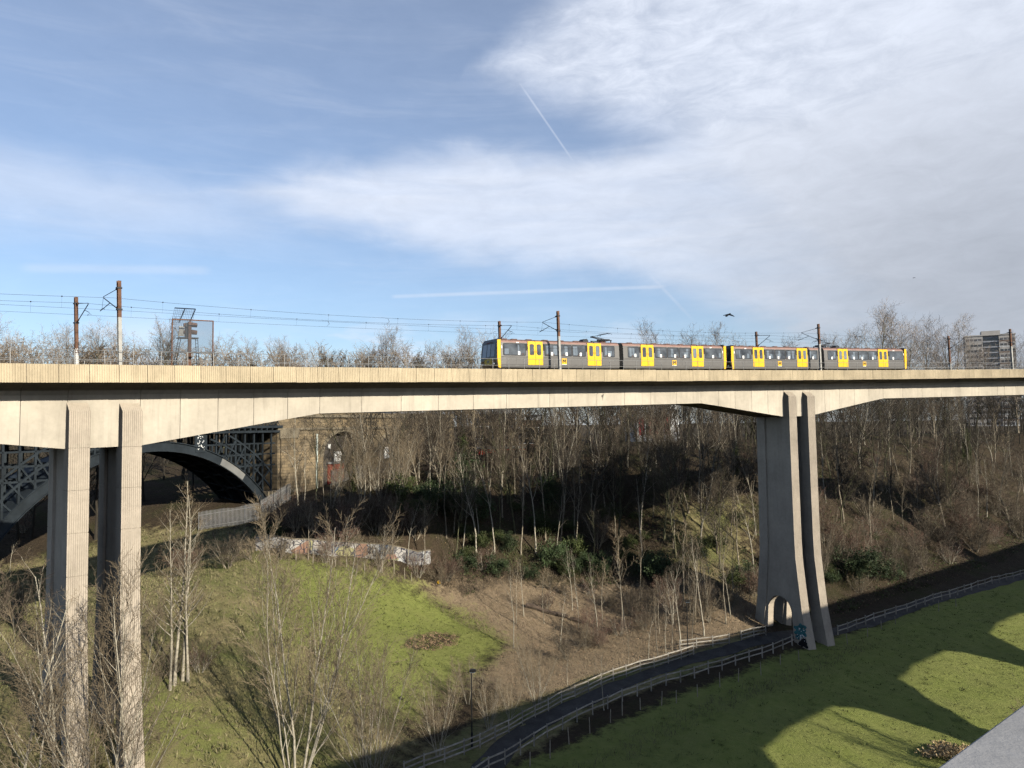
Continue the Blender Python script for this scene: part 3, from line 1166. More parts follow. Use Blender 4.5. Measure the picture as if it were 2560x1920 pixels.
# ------------------------------------------------------------------ metro train
grey_t = mat('train_grey_paint', (.155, .146, .134), .42, .06, 1.5, spec=.5, streak=.12)
grey_lo = mat('train_grey_lower', (.128, .121, .112), .42, .06, 1.5, spec=.5, streak=.12)
pink_t = mat('faded_red_band', (.27, .165, .135), .6, .15, 2.)
roof_t = mat('train_roof', (.13, .075, .06), .8, .2, 2.)
yellow_t = mat('train_yellow_paint', (.80, .45, .012), .4, .04, 1.5, spec=.5)
yellow_d = mat('shaded_yellow_paint', (.55, .37, .03), .5, .15, 1.5)  # duller copy of the train yellow, shade of the cab front put in
blk_t = mat('train_black_front', (.010, .011, .013), .3, .05, 1., spec=.5)
blk_m = mat('train_underframe', (.012, .012, .012), .8, .2, 2.)
glass_t = mat('train_window_glass', (.035, .038, .042), .06, .4, 1.1, tint=(.085, .095, .105), spec=.9)
glass_l = mat('train_window_bright', (.16, .19, .22), .08, .2, 1.1, spec=.9)  # paler copy of the glass, light seen in the panes painted in
frame_t = mat('train_window_frame', (.028, .028, .03), .4, .05, 1.)
seat_t = mat('passenger_clothes', (.10, .075, .07), .9, .5, 3.)
orange_t = mat('logo_orange', (.70, .30, .02), .5, .05, 1.)
red_led = mat('destination_red', (.16, .014, .014), .5, .1, 1.)
lamp_w = mat('headlamp_glass', (.7, .7, .66), .15, .05, 1., spec=.8)

ZS, ZR = .28, 2.86          # skirt and roof over the parapet top
OC, HW = TRK[0], 1.325


def metro_car(sA, flip, label):
    U = 28.35
    root = thing('metro_car', label, 'metro car', tuple(bp(sA + U / 2, OC, -.62)), 'coupled metro cars on the viaduct')

    def fn(v):
        v = np.asarray(v, float).copy()
        if flip:
            v[:, 0] = U - v[:, 0]
        v[:, 0] += sA
        v[:, 1] += OC
        return BP(v)

    def part(mb, name, mats, parent=root, smooth=False):
        return mb.build(name, mats, parent, fn, smooth)

    def side_profile(taper=0.):
        # body cross section, (o, z), near side first
        w = HW - taper
        return [(-w + .05, ZS - .02), (-w, ZS + .28), (-w, 1.25), (-w + .05, 2.50), (-w + .16, 2.68), (-w + .40, 2.82), (0, ZR + .02),
                (w - .40, 2.82), (w - .16, 2.68), (w - .05, 2.50), (w, 1.25), (w, ZS + .28), (w - .05, ZS - .02)]

    def shell(s0, s1, name, taper0=0.):
        ss = [s0] + list(np.linspace(s0 + .6, s1 - .02, 7)) + [s1]
        v, n = [], 13
        for k, s in enumerate(ss):
            v += [(s, a, b) for a, b in side_profile(taper0 if k == 0 else 0.)]
        mb = MB()
        f, mi = [], []
        band = [2, 0, 1, 1, 3, 3, 3, 3, 1, 1, 0, 2, 2]
        fmats = {0: 2, 1: 2, 2: 0, 3: 1, 4: 3, 5: 3, 6: 3, 7: 3, 8: 1, 9: 0, 10: 2, 11: 2, 12: 4}
        for k in range(len(ss) - 1):
            for j in range(n):
                a, b = k * n + j, k * n + (j + 1) % n
                f.append((a, b, b + n, a + n))
                mi.append(fmats[j])
        f += [tuple(range(n)), tuple(range((len(ss) - 1) * n, len(ss) * n))[::-1]]
        mi += [0, 0]
        mb.add(v, f)
        mb.m = mi
        return part(mb, name, [grey_t, pink_t, grey_lo, roof_t, blk_m])
    shell(.30, 13.92, 'body_section', .06)
    shell(14.42, U - .30, 'body_section')
    # concertina between the two halves
    mb = MB()
    for k in range(6):
        x = 13.93 + k * .08
        mb.box(x, x + .05, -HW + (.06 if k % 2 else .12), HW - .1, ZS + .1, 2.66)
    part(mb, 'gangway_bellows', blk_m)

    def wz(z):          # lateral position of the side wall at height z
        return -np.interp(z, [ZS, ZS + .28, 1.25, 2.5], [HW - .05, HW, HW, HW - .05])

    def pane(s0, s1, z0, z1, m_, name, parent=root, proud=.012, r=.10):
        """rounded panel on the near side, mirrored on the far side"""
        c = []
        for (cx, cz, a0) in ((s1 - r, z1 - r, 0), (s0 + r, z1 - r, 90), (s0 + r, z0 + r, 180), (s1 - r, z0 + r, 270)):
            for a in (0, 45, 90):
                c.append((cx + r * math.cos(R(a0 + a)), cz + r * math.sin(R(a0 + a))))
        n = len(c)
        mb = MB()
        for sgn in (1,):
            v = [(x, sgn * (wz(z) - proud), z) for x, z in c] + [(x, sgn * (wz(z) + .03), z) for x, z in c]
            f = [tuple(range(n)), ] + [(j, (j + 1) % n, n + (j + 1) % n, n + j) for j in range(n)]
            mb.add(v, f)
        return part(mb, name, m_, parent)
    rr = np.random.default_rng(int(sA))

    def poster(s, z0=1.40, h=.32, w=.24, parent=root):
        mb = MB()
        mb.box(s, s + w, wz(1.5) - .022, wz(1.5) - .016, z0, z0 + h)
        part(mb, 'window_notice', white_m, parent)

    def window(s0, s1, vent=True, bright=None):
        fr = pane(s0, s1, 1.33, 2.44, frame_t, 'window', proud=.010)
        g = pane(s0 + .07, s1 - .07, 1.40, 2.37, glass_t, 'pane', fr, proud=.014, r=.07)
        if vent:
            mb = MB()
            mb.box(s0 + .07, s1 - .07, wz(2.1) - .022, wz(2.1) - .010, 2.07, 2.10)
            part(mb, 'vent_bar', frame_t, fr)
        for k in range(2):
            a = s0 + .12 + (s1 - s0 - .5) * rr.random()
            wdt = .18 + .30 * rr.random()
            pane(a, min(a + wdt, s1 - .1), 1.46, 1.95 if rr.random() < .5 else 2.3, glass_l, 'pane', fr, proud=.0155, r=.05)  # pale patches painted for daylight from the far-side windows
        # passengers' heads and shoulders close to the glass
        for k in range(int(rr.integers(1, 3))):
            a = s0 + .15 + (s1 - s0 - .4) * rr.random()
            mb = MB()
            mb.box(a, a + .22, wz(1.5) - .018, wz(1.5) - .012, 1.40, 1.50 + .10 * rr.random())
            part(mb, 'passenger_shoulder', seat_t, fr)
        poster(s0 + (s1 - s0) * (.40 + .25 * rr.random()), parent=fr)
        return fr

    def door_pair(s0):
        for k in range(2):
            a = s0 + k * .835
            mb = MB()
            for sgn in (1,):
                for z0, z1 in ((.50, 1.25), (1.25, 2.66)):
                    y0, y1 = sgn * (wz(z0) - .030), sgn * (wz(z1) - .030)
                    y2, y3 = sgn * (wz(z0) + .05), sgn * (wz(z1) + .05)
                    mb.add([(a + .01, y0, z0), (a + .82, y0, z0), (a + .82, y1, z1), (a + .01, y1, z1), (a + .01, y2, z0), (a + .82, y2, z0), (a + .82, y3, z1), (a + .01, y3, z1)],
                           [(0, 1, 2, 3), (0, 4, 5, 1), (3, 2, 6, 7), (0, 3, 7, 4), (1, 5, 6, 2)])
            d = part(mb, 'door', yellow_t)
            w0 = a + (.24 if k == 0 else .19)
            pane(w0 - .03, w0 + .43, 1.40, 2.40, frame_t, 'door_window', d, proud=.036, r=.12)
            pane(w0, w0 + .40, 1.44, 2.36, glass_l if rr.random() < .45 else glass_t, 'door_pane', d, proud=.040, r=.11)
            mb = MB()
            x = a + (.66 if k == 0 else .06)
            mb.box(x, x + .11, wz(1.6) - .038, wz(1.6) - .02, 1.62, 1.80)
            part(mb, 'door_button', orange_t, d)
        mb = MB()
        mb.box(s0 + .80, s0 + .86, wz(2.7) - .01, wz(2.7) + .1, 2.66, 2.76)
        part(mb, 'door_gear', blk_t)
        mb = MB()      # dark pockets either side of the doors
        for x0, x1 in ((s0 - .20, s0 + .0), (s0 + 1.665, s0 + 1.87)):
            mb.box(x0, x1, wz(1.9) - .004, wz(1.9) + .04, 1.33, 2.44)
        part(mb, 'door_pocket', frame_t)
    # one half of the car, then its mirror image
    for mir in (False, True):
        def X(a, b):
            return (U - b, U - a) if mir else (a, b)
        a, b = X(.62, 3.02)
        window(a, b, False)
        for d0 in (3.22, 10.02):
            a, b = X(d0, d0 + 1.665)
            door_pair(a)
        for w0, w1 in ((5.06, 6.58), (6.60, 8.20), (8.22, 9.84)):
            a, b = X(w0, w1)
            window(a, b)
        a, b = X(11.9, 13.36)
        window(a, b, False)
        # logo: yellow square, black M, white strip under it
        a, b = X(7.0, 7.56)
        lg = MB()
        lg.box(a, b, wz(.9) - .016, wz(.9) + .02, .60, 1.14, 0)
        lo_ = part(lg, 'logo_plate', yellow_t)
        mb = MB()
        m0, z0, z1, t = a + .09, .72, 1.06, .085
        m1 = b - .09
        mc = (m0 + m1) / 2
        y = wz(.9) - .019
        for q in ([(m0, z0), (m0 + t, z0), (m0 + t, z1), (m0, z1)], [(m1 - t, z0), (m1, z0), (m1, z1), (m1 - t, z1)],
                  [(m0 + t, z1), (m0 + t, z1 - .14), (mc, z0 + .06), (mc, z0 + .20)], [(m1 - t, z1), (m1 - t, z1 - .14), (mc, z0 + .06), (mc, z0 + .20)]):
            mb.add([(x, y, z) for x, z in q], [(0, 1, 2, 3)])
        part(mb, 'logo_letter', blk_t, lo_)
        mb = MB()
        mb.box(a, b, wz(.6) - .019, wz(.6) + .01, .555, .60)
        part(mb, 'logo_strip', white_m, lo_)
        # panel seams and the waist line
        mb = MB()
        for s in (1.95, 6.2, 9.95, 11.78):
            p, q = X(s, s + .012)
            mb.box(p, q, wz(.8) - .003, wz(.8) + .01, ZS + .3, 1.25)
        part(mb, 'panel_seam', blk_m)
        mb = MB()
        p, q = X(.45, 13.8)
        mb.box(p, q, wz(1.2) - .006, wz(1.2) + .01, 1.215, 1.235, nx=8)
        part(mb, 'waist_line', frame_t)
        p, q = X(2.0, 2.3)
        MB_ = MB()
        MB_.box(p, q, wz(2.52) - .012, wz(2.52) + .02, 2.47, 2.56)
        part(MB_, 'number_plate', white_m)
        p, q = X(.40, .50)
        MB_ = MB()
        MB_.box(p, q, wz(2.0) - .012, wz(2.0) + .02, 1.95, 2.20)
        part(MB_, 'number_plate', white_m)
        # cab end: yellow corner posts, black mask, windscreen
        p, q = X(-.02, .34)
        front = p if not mir else q
        inn = q if not mir else p
        dr = 1 if not mir else -1
        for sgn in (-1, 1):
            mb = MB()
            fi = 0. if sgn < 0 else .14
            tp_ = 2.72 if sgn < 0 else 2.45
            poly = [(front + dr * (.10 + fi), .30), (front + dr * fi, 1.0), (front + dr * fi, tp_), (inn, tp_ + .02), (inn, .24), (front + dr * .22, .22)]
            v0 = [(x, sgn * (HW + .016), z) for x, z in poly]
            v1 = [(x, sgn * (HW - .035), z) for x, z in poly]
            n = len(poly)
            mb.add(v0 + v1, [tuple(range(n)), tuple(range(n, 2 * n))[::-1]] + [(j, (j + 1) % n, n + (j + 1) % n, n + j) for j in range(n)])
            part(mb, 'cab_corner', yellow_t)
        mb = MB()
        fx = front - dr * .03
        poly = [(fx + dr * .12, ZS - .1), (fx - dr * .10, .95), (fx - dr * .10, 1.2), (fx + dr * .06, 2.55), (fx + dr * .30, 2.86), (inn + dr * .05, 2.88), (inn + dr * .05, ZS - .1)]
        mb.prism(poly, 1, -HW + .03, HW - .03)
        part(mb, 'cab_front', blk_t)
        for y0, y1 in ((-1.02, -.36), (-.26, .26), (.36, 1.02)):
            mb = MB()
            mb.add([(fx - dr * .108, y0, 1.25), (fx - dr * .108, y1, 1.25), (fx + dr * .03, y1, 2.38), (fx + dr * .03, y0, 2.38)], [(0, 1, 2, 3)])
            part(mb, 'windscreen', glass_l if y0 > -1 else glass_t)  # two screens paler, their reflections put into the glass colour
        mb = MB()
        mb.add([(fx + dr * .028, -.55, 2.46), (fx + dr * .028, .55, 2.46), (fx + dr * .042, .55, 2.60), (fx + dr * .042, -.55, 2.60)], [(0, 1, 2, 3)])
        ds = part(mb, 'destination_box', frame_t)
        mb = MB()
        for k in range(9):
            y0 = -.45 + k * .10
            if k != 2:
                mb.add([(fx + dr * .026, y0, 2.49), (fx + dr * .026, y0 + .07, 2.49), (fx + dr * .034, y0 + .07, 2.57), (fx + dr * .034, y0, 2.57)], [(0, 1, 2, 3)])
        part(mb, 'destination_text', red_led, ds)
        mb = MB()
        mb.box(min(fx - dr * .115, fx - dr * .08), max(fx - dr * .115, fx - dr * .08), -.62, .62, .55, 1.08)
        ml = part(mb, 'front_panel', yellow_d)
        mb = MB()
        x = fx - dr * .118
        for y0, y1 in ((-.2, -.12), (.12, .2)):
            mb.add([(x, y0, .66), (x, y1, .66), (x, y1, 1.0), (x, y0, 1.0)], [(0, 1, 2, 3)])
        mb.add([(x, -.12, 1.0), (x, -.12, .86), (x, 0, .72), (x, 0, .86)], [(0, 1, 2, 3)])
        mb.add([(x, .12, 1.0), (x, .12, .86), (x, 0, .72), (x, 0, .86)], [(0, 1, 2, 3)])
        part(mb, 'logo_letter', blk_t, ml)
        for y0 in (-.95, .95):
            mb = MB()
            mb.tube([(fx - dr * .02, y0, .62), (fx - dr * .13, y0, .62)], [.09, .08], 10)
            part(mb, 'headlight', lamp_w)
        mb = MB()
        mb.tube([(fx + dr * .2, 0, .12), (fx - dr * .36, 0, .12)], [.16, .13], 8)
        mb.box(min(fx, fx - dr * .34), max(fx, fx - dr * .34), -.35, .35, .02, .10)
        part(mb, 'coupler', dark_steel)
        # bogies
        for bs in (2.3,):
            p, q = X(bs, bs + 2.3)
            mb = MB()
            mb.box(p, q, -1.05, 1.05, -.35, .05)
            bg = part(mb, 'bogie', blk_m)
            for xx in (p + .25, q - .25):
                for sgn in (-.75, .75):
                    mb = MB()
                    mb.tube([(xx, sgn - .06, -.28), (xx, sgn + .06, -.28)], .34, 14)
                    part(mb, 'wheel', blk_m, bg)
        mb = MB()
        p, q = X(5.2, 13.0)
        mb.box(p, q, -1.15, 1.15, -.25, ZS - .02, nx=4)
        part(mb, 'underfloor_box', blk_m)
        # roof ventilators
        for s in (.9, 2.0, 3.6, 5.4, 7.2, 9.0, 12.2):
            p, q = X(s, s + .55)
            mb = MB()
            mb.box(p, q, -.62, -.28, 2.80, 2.925)
            part(mb, 'roof_vent', roof_t)
    mb = MB()
    mb.box(13.1, 15.2, -.85, .85, -.35, .05)
    part(mb, 'bogie', blk_m)
    # current collector
    c0 = 12.6
    pn = MB()
    for y0 in (-.55, .55):
        pn.tube([(c0 - .75, y0, 3.08), (c0 + 1.0, y0, 3.08)], .05, 6)
        for x in (-.6, .2, .9):
            pn.tube([(c0 + x, y0, 2.84), (c0 + x, y0, 3.06)], [.05, .07], 6)
    pn.box(c0 - .1, c0 + .9, -.4, .4, 3.05, 3.22)
    po = part(pn, 'pantograph', dark_steel)
    mb = MB()
    for y0 in (-.12, .12):
        mb.tube([(c0 + .85, y0 * 3, 3.12), (c0 - .95, y0, 3.42)], .045, 6)
    mb.tube([(c0 - .98, -.2, 3.44), (c0 - .98, .2, 3.44)], .075, 8)
    part(mb, 'lower_arm', dark_steel, po)
    mb = MB()
    for y0 in (-.1, .1):
        mb.tube([(c0 - .95, y0, 3.46), (c0 + .55, y0 * 2.5, 3.74)], .030, 6)
    part(mb, 'upper_arm', dark_steel, po)
    mb = MB()
    for x in (.40, .72):
        mb.tube([(c0 + x, -.95, 3.62), (c0 + x, -.72, 3.76), (c0 + x, .72, 3.76), (c0 + x, .95, 3.62)], .022, 5)
    mb.tube([(c0 + .40, -.6, 3.76), (c0 + .72, -.6, 3.76)], .02, 4)
    mb.tube([(c0 + .40, .6, 3.76), (c0 + .72, .6, 3.76)], .02, 4)
    part(mb, 'collector_head', dark_steel, po)
    mb = MB()
    mb.prism([(c0 - 2.3, 2.83), (c0 - 2.35, 3.0), (c0 - 2.2, 3.16), (c0 - 1.85, 3.18), (c0 - 1.7, 3.0), (c0 - 1.72, 2.83)], 1, -.35, .35)
    mb.tube([(c0 - 1.75, 0, 3.1), (c0 - 1.66, 0, 3.24)], .02, 4)
    part(mb, 'roof_equipment', dark_steel)
    return root


metro_car(34.62, False, 'leading grey metro car with yellow doors, its black cab end facing left')
metro_car(34.62 + 28.35 + .78, True, 'trailing grey metro car with yellow doors, coupled behind the leading one')

# ------------------------------------------------------------------ iron arch railway viaduct with stone abutment
A0 = np.array((-33.76, 100.0))
APHI = R(28.5)
AD, AN = np.array((math.sin(APHI), math.cos(APHI))), np.array((-math.cos(APHI), math.sin(APHI)))   # along, away
AT0, AZC, AR = -16.4, -23.2, 20.75            # arch centre, centre height, intrados radius


def AF(v):
    v = np.asarray(v, float)
    return np.c_[A0[0] + AD[0] * v[:, 0] + AN[0] * v[:, 1], A0[1] + AD[1] * v[:, 0] + AN[1] * v[:, 1], v[:, 2]]


def afp(t, o, z):
    return tuple(AF([(t, o, z)])[0])


ir = thing('iron_arch_bridge', 'dark blue-grey iron arch bridge with latticed spandrels behind the left pier', 'bridge', afp(AT0, 4, -12))
RE = AR + 1.08
TOPZ = -.55
a_max = math.asin(17.9 / (AR + .5))
angs = np.linspace(-a_max - .05, a_max, 41)


def arc_rib(o0, o1, r0, r1, mi=0, angs=angs):
    v, f = [], []
    for a in angs:
        for r, o in ((r0, o0), (r1, o0), (r1, o1), (r0, o1)):
            v.append((AT0 + r * math.sin(a), o, AZC + r * math.cos(a)))
    for k in range(len(angs) - 1):
        for j in range(4):
            f.append((4 * k + j, 4 * k + (j + 1) % 4, 4 * k + 4 + (j + 1) % 4, 4 * k + 4 + j))
    f += [(0, 1, 2, 3), tuple(range(4 * len(angs) - 4, 4 * len(angs)))]
    return v, f


for k, o_ in enumerate((0., 2.6, 5.2, 7.8)):
    mb = MB()
    mb.add(*arc_rib(o_ + .12, o_ + .22, AR, RE))
    if k == 0:
        mb.add(*arc_rib(o_ - .06, o_ + .40, AR - .04, AR + .05))
        mb.add(*arc_rib(o_ - .06, o_ + .40, RE - .05, RE + .05))
    mb.build('arch_rib', iron, ir, AF)
mb = MB()       # one repainted length of the rib
mb.add(*arc_rib(.108, .119, AR + .06, RE - .06, angs=np.linspace(.46, .66, 6)))
mb.build('rib_patch', iron_pale, ir, AF)


def ext(t, r=RE):
    d = t - AT0
    return AZC + math.sqrt(max(r * r - d * d, 0)) if abs(d) < r else -99


def grid_spandrel(o0, w, full=True):
    """posts, rails and ring girders between the rib and the deck, each its own piece on the front face"""
    def put(mb, name):
        mb.build(name, iron, ir, AF)
    for sgn in (-1, 1):
        ts_ = [AT0 + sgn * (5.6 + 1.52 * k) for k in range(9)]
        for t in ts_:
            if abs(t - AT0) > 18.3:
                continue
            zb = max(ext(t), ext(t, RE + 2.1) if False else ext(t))
            zlow = zb
            if TOPZ - zlow < .25:
                continue
            mb = MB()
            mb.bar((t, o0, zlow), (t, o0, TOPZ), w, w)
            put(mb, 'spandrel_post')
        for zr in (TOPZ - 1.45, TOPZ - 2.9, TOPZ - 4.4):
            # horizontal rails from the extrados out to the abutment
            d = RE - .0
            dd = math.sqrt(max(d * d - (zr - AZC) ** 2, 0))
            if dd < 18.2:
                mb = MB()
                mb.bar((AT0 + sgn * dd, o0, zr), (AT0 + sgn * 18.4, o0, zr), w, w * .9)
                put(mb, 'spandrel_rail')
        if full:
            # ring following the arch with radial struts
            an = np.linspace(.34, a_max + .02, 14)
            for ro in (1.45, 2.9):
                mb = MB()
                for a, b in zip(an[:-1], an[1:]):
                    p = (AT0 + sgn * (RE + ro) * math.sin(a), o0 - .02, AZC + (RE + ro) * math.cos(a))
                    q = (AT0 + sgn * (RE + ro) * math.sin(b), o0 - .02, AZC + (RE + ro) * math.cos(b))
                    if p[2] < TOPZ and abs(q[0] - AT0) < 18.4:
                        mb.bar(p, q, w, w)
                if mb.n:
                    put(mb, 'ring_girder')
            for a in np.linspace(.42, a_max, 9):
                p = (AT0 + sgn * RE * math.sin(a), o0, AZC + RE * math.cos(a))
                r2 = RE + 2.9
                q = (AT0 + sgn * r2 * math.sin(a), o0, AZC + r2 * math.cos(a))
                if q[2] < TOPZ and abs(q[0] - AT0) < 18.3:
                    mb = MB()
                    mb.bar(p, q, w * .8, w * .8)
                    put(mb, 'radial_strut')


grid_spandrel(.17, .21)
grid_spandrel(2.8, .26, False)
grid_spandrel(5.4, .26, False)
mb = MB()       # cross bracing between ribs
for a in np.linspace(-a_max, a_max, 15):
    p = (AT0 + (AR + .3) * math.sin(a), .2, AZC + (AR + .3) * math.cos(a))
    q = (AT0 + (AR + .3) * math.sin(a + .09), 7.8, AZC + (AR + .3) * math.cos(a + .09))
    mb.bar(p, q, .16)
    mb.bar((p[0], 7.8, p[2]), (q[0], .2, q[2]), .16)
b_ = mb.build('cross_bracing', iron, ir, AF)
mb = MB()
mb.add(*arc_rib(.45, 8.1, RE - .12, RE - .04))  # closed plate added to darken the view up under the arch
mb.build('shade_plate', iron, ir, AF)
mb = MB()
mb.box(-36, 3.0, -.25, .35, TOPZ, TOPZ + .30)
mb.box(-36, 3.0, -.40, 8.4, TOPZ + .62, TOPZ + .95)
for k in range(40):
    t = -36 + k * .95
    mb.box(t, t + .18, -.36, .1, TOPZ + .30, TOPZ + .62)
mb.build('deck_girder', iron, ir, AF)
mb = MB()
mb.box(-36, 2.6, -.38, -.30, TOPZ + 1.95, TOPZ + 2.05)
for k in range(64):
    t = -36 + k * .6
    mb.bar((t, -.34, TOPZ + .95), (t + .6, -.34, TOPZ + 1.95), .06)
    mb.bar((t + .6, -.34, TOPZ + .95), (t, -.34, TOPZ + 1.95), .06)
mb.build('lattice_parapet', iron, ir, AF)
# painted scrawl on the spandrel
mb = MB()
rg = np.random.default_rng(11)
for k in range(26):
    t0, z0 = AT0 + 5.85 + .95 * rg.random(), TOPZ - 2.0 + 1.7 * rg.random()
    mb.bar((t0, .045, z0), (t0 + .45 * (rg.random() - .5), .045, z0 + .4 * (rg.random() - .3)), .07, .006, up=(0, 1, 0))
mb.build('graffiti', white_m, ir, AF)
mb = MB()
mb.box(AT0 + 5.6, AT0 + 7.1, .05, .10, TOPZ - 2.3, TOPZ)
mb.build('spandrel_plate', iron, ir, AF)

# stone abutment with two blind arches
ab = thing('stone_abutment', 'tall sandstone railway abutment with blind arches behind the trees', 'abutment', afp(20, 4, -9))
T0, T1, ZT, ZB = 2.35, 47.0, 2.3, -14.0
arches_ab = ((16.0, 4.6, -4.3), (28.8, 4.6, -4.6))        # centre, radius, springing
mb = MB()
# wall face cut around the arches: strips between, spandrel rings above
edges = [T0]
for c, r, zs in arches_ab:
    edges += [c - r, c + r]
edges.append(T1)
for a, b in zip(edges[0::2], edges[1::2]):
    mb.box(a, b, 0, 3.0, ZB, ZT)
for c, r, zs in arches_ab:
    n = 18
    al = np.linspace(math.pi, 0, n + 1)
    v, f = [], []
    for o in (0, 3.0):
        for a in al:
            v.append((c + r * math.cos(a), o, zs + r * .80 * math.sin(a)))
        for a in al:
            v.append((c + r * math.cos(a), o, ZT))
    m_ = 2 * (n + 1)
    for j in range(n):
        f += [(j, j + 1, n + 2 + j, n + 1 + j), (m_ + j, m_ + n + 1 + j, m_ + n + 2 + j, m_ + j + 1), (j, m_ + j, m_ + j + 1, j + 1), (n + 1 + j, n + 2 + j, m_ + n + 2 + j, m_ + n + 1 + j)]
    mb.add(v, f)
mb.build('wall', stone, ab, AF)
for c, r, zs in arches_ab:
    mb = MB()
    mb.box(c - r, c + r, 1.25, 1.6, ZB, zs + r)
    mb.build('arch_infill', dark_infill, ab, AF)
    vn = 15
    al = np.linspace(math.pi, 0, vn + 1)
    for k in range(vn):
        a, b = al[k], al[k + 1] + .012
        mb = MB()
        v = []
        for o in (-.07, .4):
            for (rr_, aa) in ((r, a), (r + .62, a), (r + .62, b), (r, b)):
                v.append((c + rr_ * math.cos(aa), o, zs + rr_ * .80 * math.sin(aa)))
        mb.add(v, [(0, 1, 2, 3), (7, 6, 5, 4), (0, 4, 5, 1), (1, 5, 6, 2), (2, 6, 7, 3), (3, 7, 4, 0)])
        mb.build('arch_stone', stone_dressed, ab, AF)
for z0, z1, pr, t0, t1 in ((1.55, 1.95, .35, T0 - .2, T1), (-.25, .05, .22, T0 - .1, T1), (-9.0, -8.5, .45, T0 - 1.4, T0 + 4.2)):
    mb = MB()
    mb.box(t0, t1, -pr, .1, z0, z1)
    mb.build('string_course', stone_dressed, ab, AF)
for t in (T0 + .2,):
    mb = MB()
    mb.box(t, t + 3.6, -.35, .1, -1.4, -.26)
    mb.build('pilaster_cap', stone_dressed, ab, AF)
mb = MB()
mb.box(T0 + .5, T0 + 3.4, -.22, .1, ZB, -1.4)
mb.build('pilaster', stone, ab, AF)
mb = MB()
mb.box(T0 - 1.6, T0, 0, 9, ZB, -8.6)
mb.build('springing_block', stone_dressed, ab, AF)
mb = MB()
mb.box(T0, T1, 3.0, 9.5, ZB, ZT - .6)
mb.build('rear_wall', stone, ab, AF)
mb = MB()
mb.box(-39.5, -35.2, -.4, 9, -20, ZT)
mb.build('far_pier', stone, ab, AF)
mb = MB()
mb.tube([(9.9, -.15, -.9), (9.9, -.15, -9.6)], .16, 8)
mb.build('drain_pipe', mat('pale_green_pipe', (.42, .46, .41), .6, .2, 2.), ab, AF)
red_door = mat('red_timber_doors', (.25, .040, .026), .75, .25, 1.5, streak=.4)
for k in range(6):
    mb = MB()
    mb.box(13.6 + k * .62, 13.6 + k * .62 + .60, 1.12, 1.24, -9.4, -5.6)
    mb.build('door_board', red_door, ab, AF)
mb = MB()
mb.box(13.4, 17.5, .9, 1.3, -5.55, -5.25)
mb.build('door_lintel', galv, ab, AF)
mb = MB()
mb.box(15.0, 16.6, 1.1, 1.22, -5.2, -3.7)
mb.build('white_board', white_m, ab, AF)
mb = MB()
mb.box(13.7, 14.2, 1.1, 1.22, -3.2, -2.5)
mb.build('white_board', white_m, ab, AF)
mb = MB()
mb.box(27.3, 28.7, 1.1, 1.22, -5.3, -3.4)
mb.build('white_board', white_m, ab, AF)


# ------------------------------------------------------------------ palisade fences
def palisade(pts, label, h=2.3, gap=.155):
    root = thing('palisade_fence', label, 'fence', (pts[0][0], pts[0][1], gz(*pts[0])), 'steel palisade fences')
    b0 = Vector(base_of(root))
    pm = MB()
    pm.prism([(-.034, 0), (.034, 0), (.034, h - .12), (0, h), (-.034, h - .12)], 1, -.012, .012)
    pme = pm.build('pale', galv, data_only=True)
    for a, b in zip(pts[:-1], pts[1:]):
        a, b = np.array(a), np.array(b)
        ln = np.linalg.norm(b - a)
        d = (b - a) / ln
        n = int(ln / gap)
        for k in range(n):
            q = a + d * (k + .5) * gap
            M = Matrix.Translation(Vector((q[0], q[1], gz(*q))) - b0) @ Matrix.Rotation(math.atan2(d[1], d[0]), 4, 'Z')
            share('pale', pme, root, M)
        for zz in (.35, h - .45):
            mb = MB()
            for k in range(int(ln / 2.75) + 1):
                p, q = a + d * min(k * 2.75, ln), a + d * min(k * 2.75 + 2.75, ln)
                mb.bar((p[0], p[1], gz(*p) + zz), (q[0], q[1], gz(*q) + zz), .05, .05)
            mb.build('rail', galv, root)
        for k in range(int(ln / 2.75) + 1):
            p = a + d * k * 2.75
            mb = MB()
            mb.bar((p[0] + .06, p[1] + .06, gz(*p) - .3), (p[0] + .06, p[1] + .06, gz(*p) + h), .1, .06)
            mb.build('post', dark_steel, root)
    return root


f1 = [at(495, 1300, 92)[:2], at(649, 1315, 93)[:2], at(728, 1290, 99.5)[:2]]
palisade([tuple(p) for p in f1], 'grey steel palisade fence in front of the iron arch springing')
palisade([afp(9.5, -3.2, 0)[:2], afp(25, -3.2, 0)[:2]], 'grey steel palisade fence before the red doors in the stone abutment')

# ------------------------------------------------------------------ graffiti wall
wl0 = [hit(640, 1376)[:2], hit(700, 1378)[:2], hit(780, 1383)[:2], hit(900, 1391)[:2], hit(1000, 1399)[:2], hit(1075, 1405)[:2]]


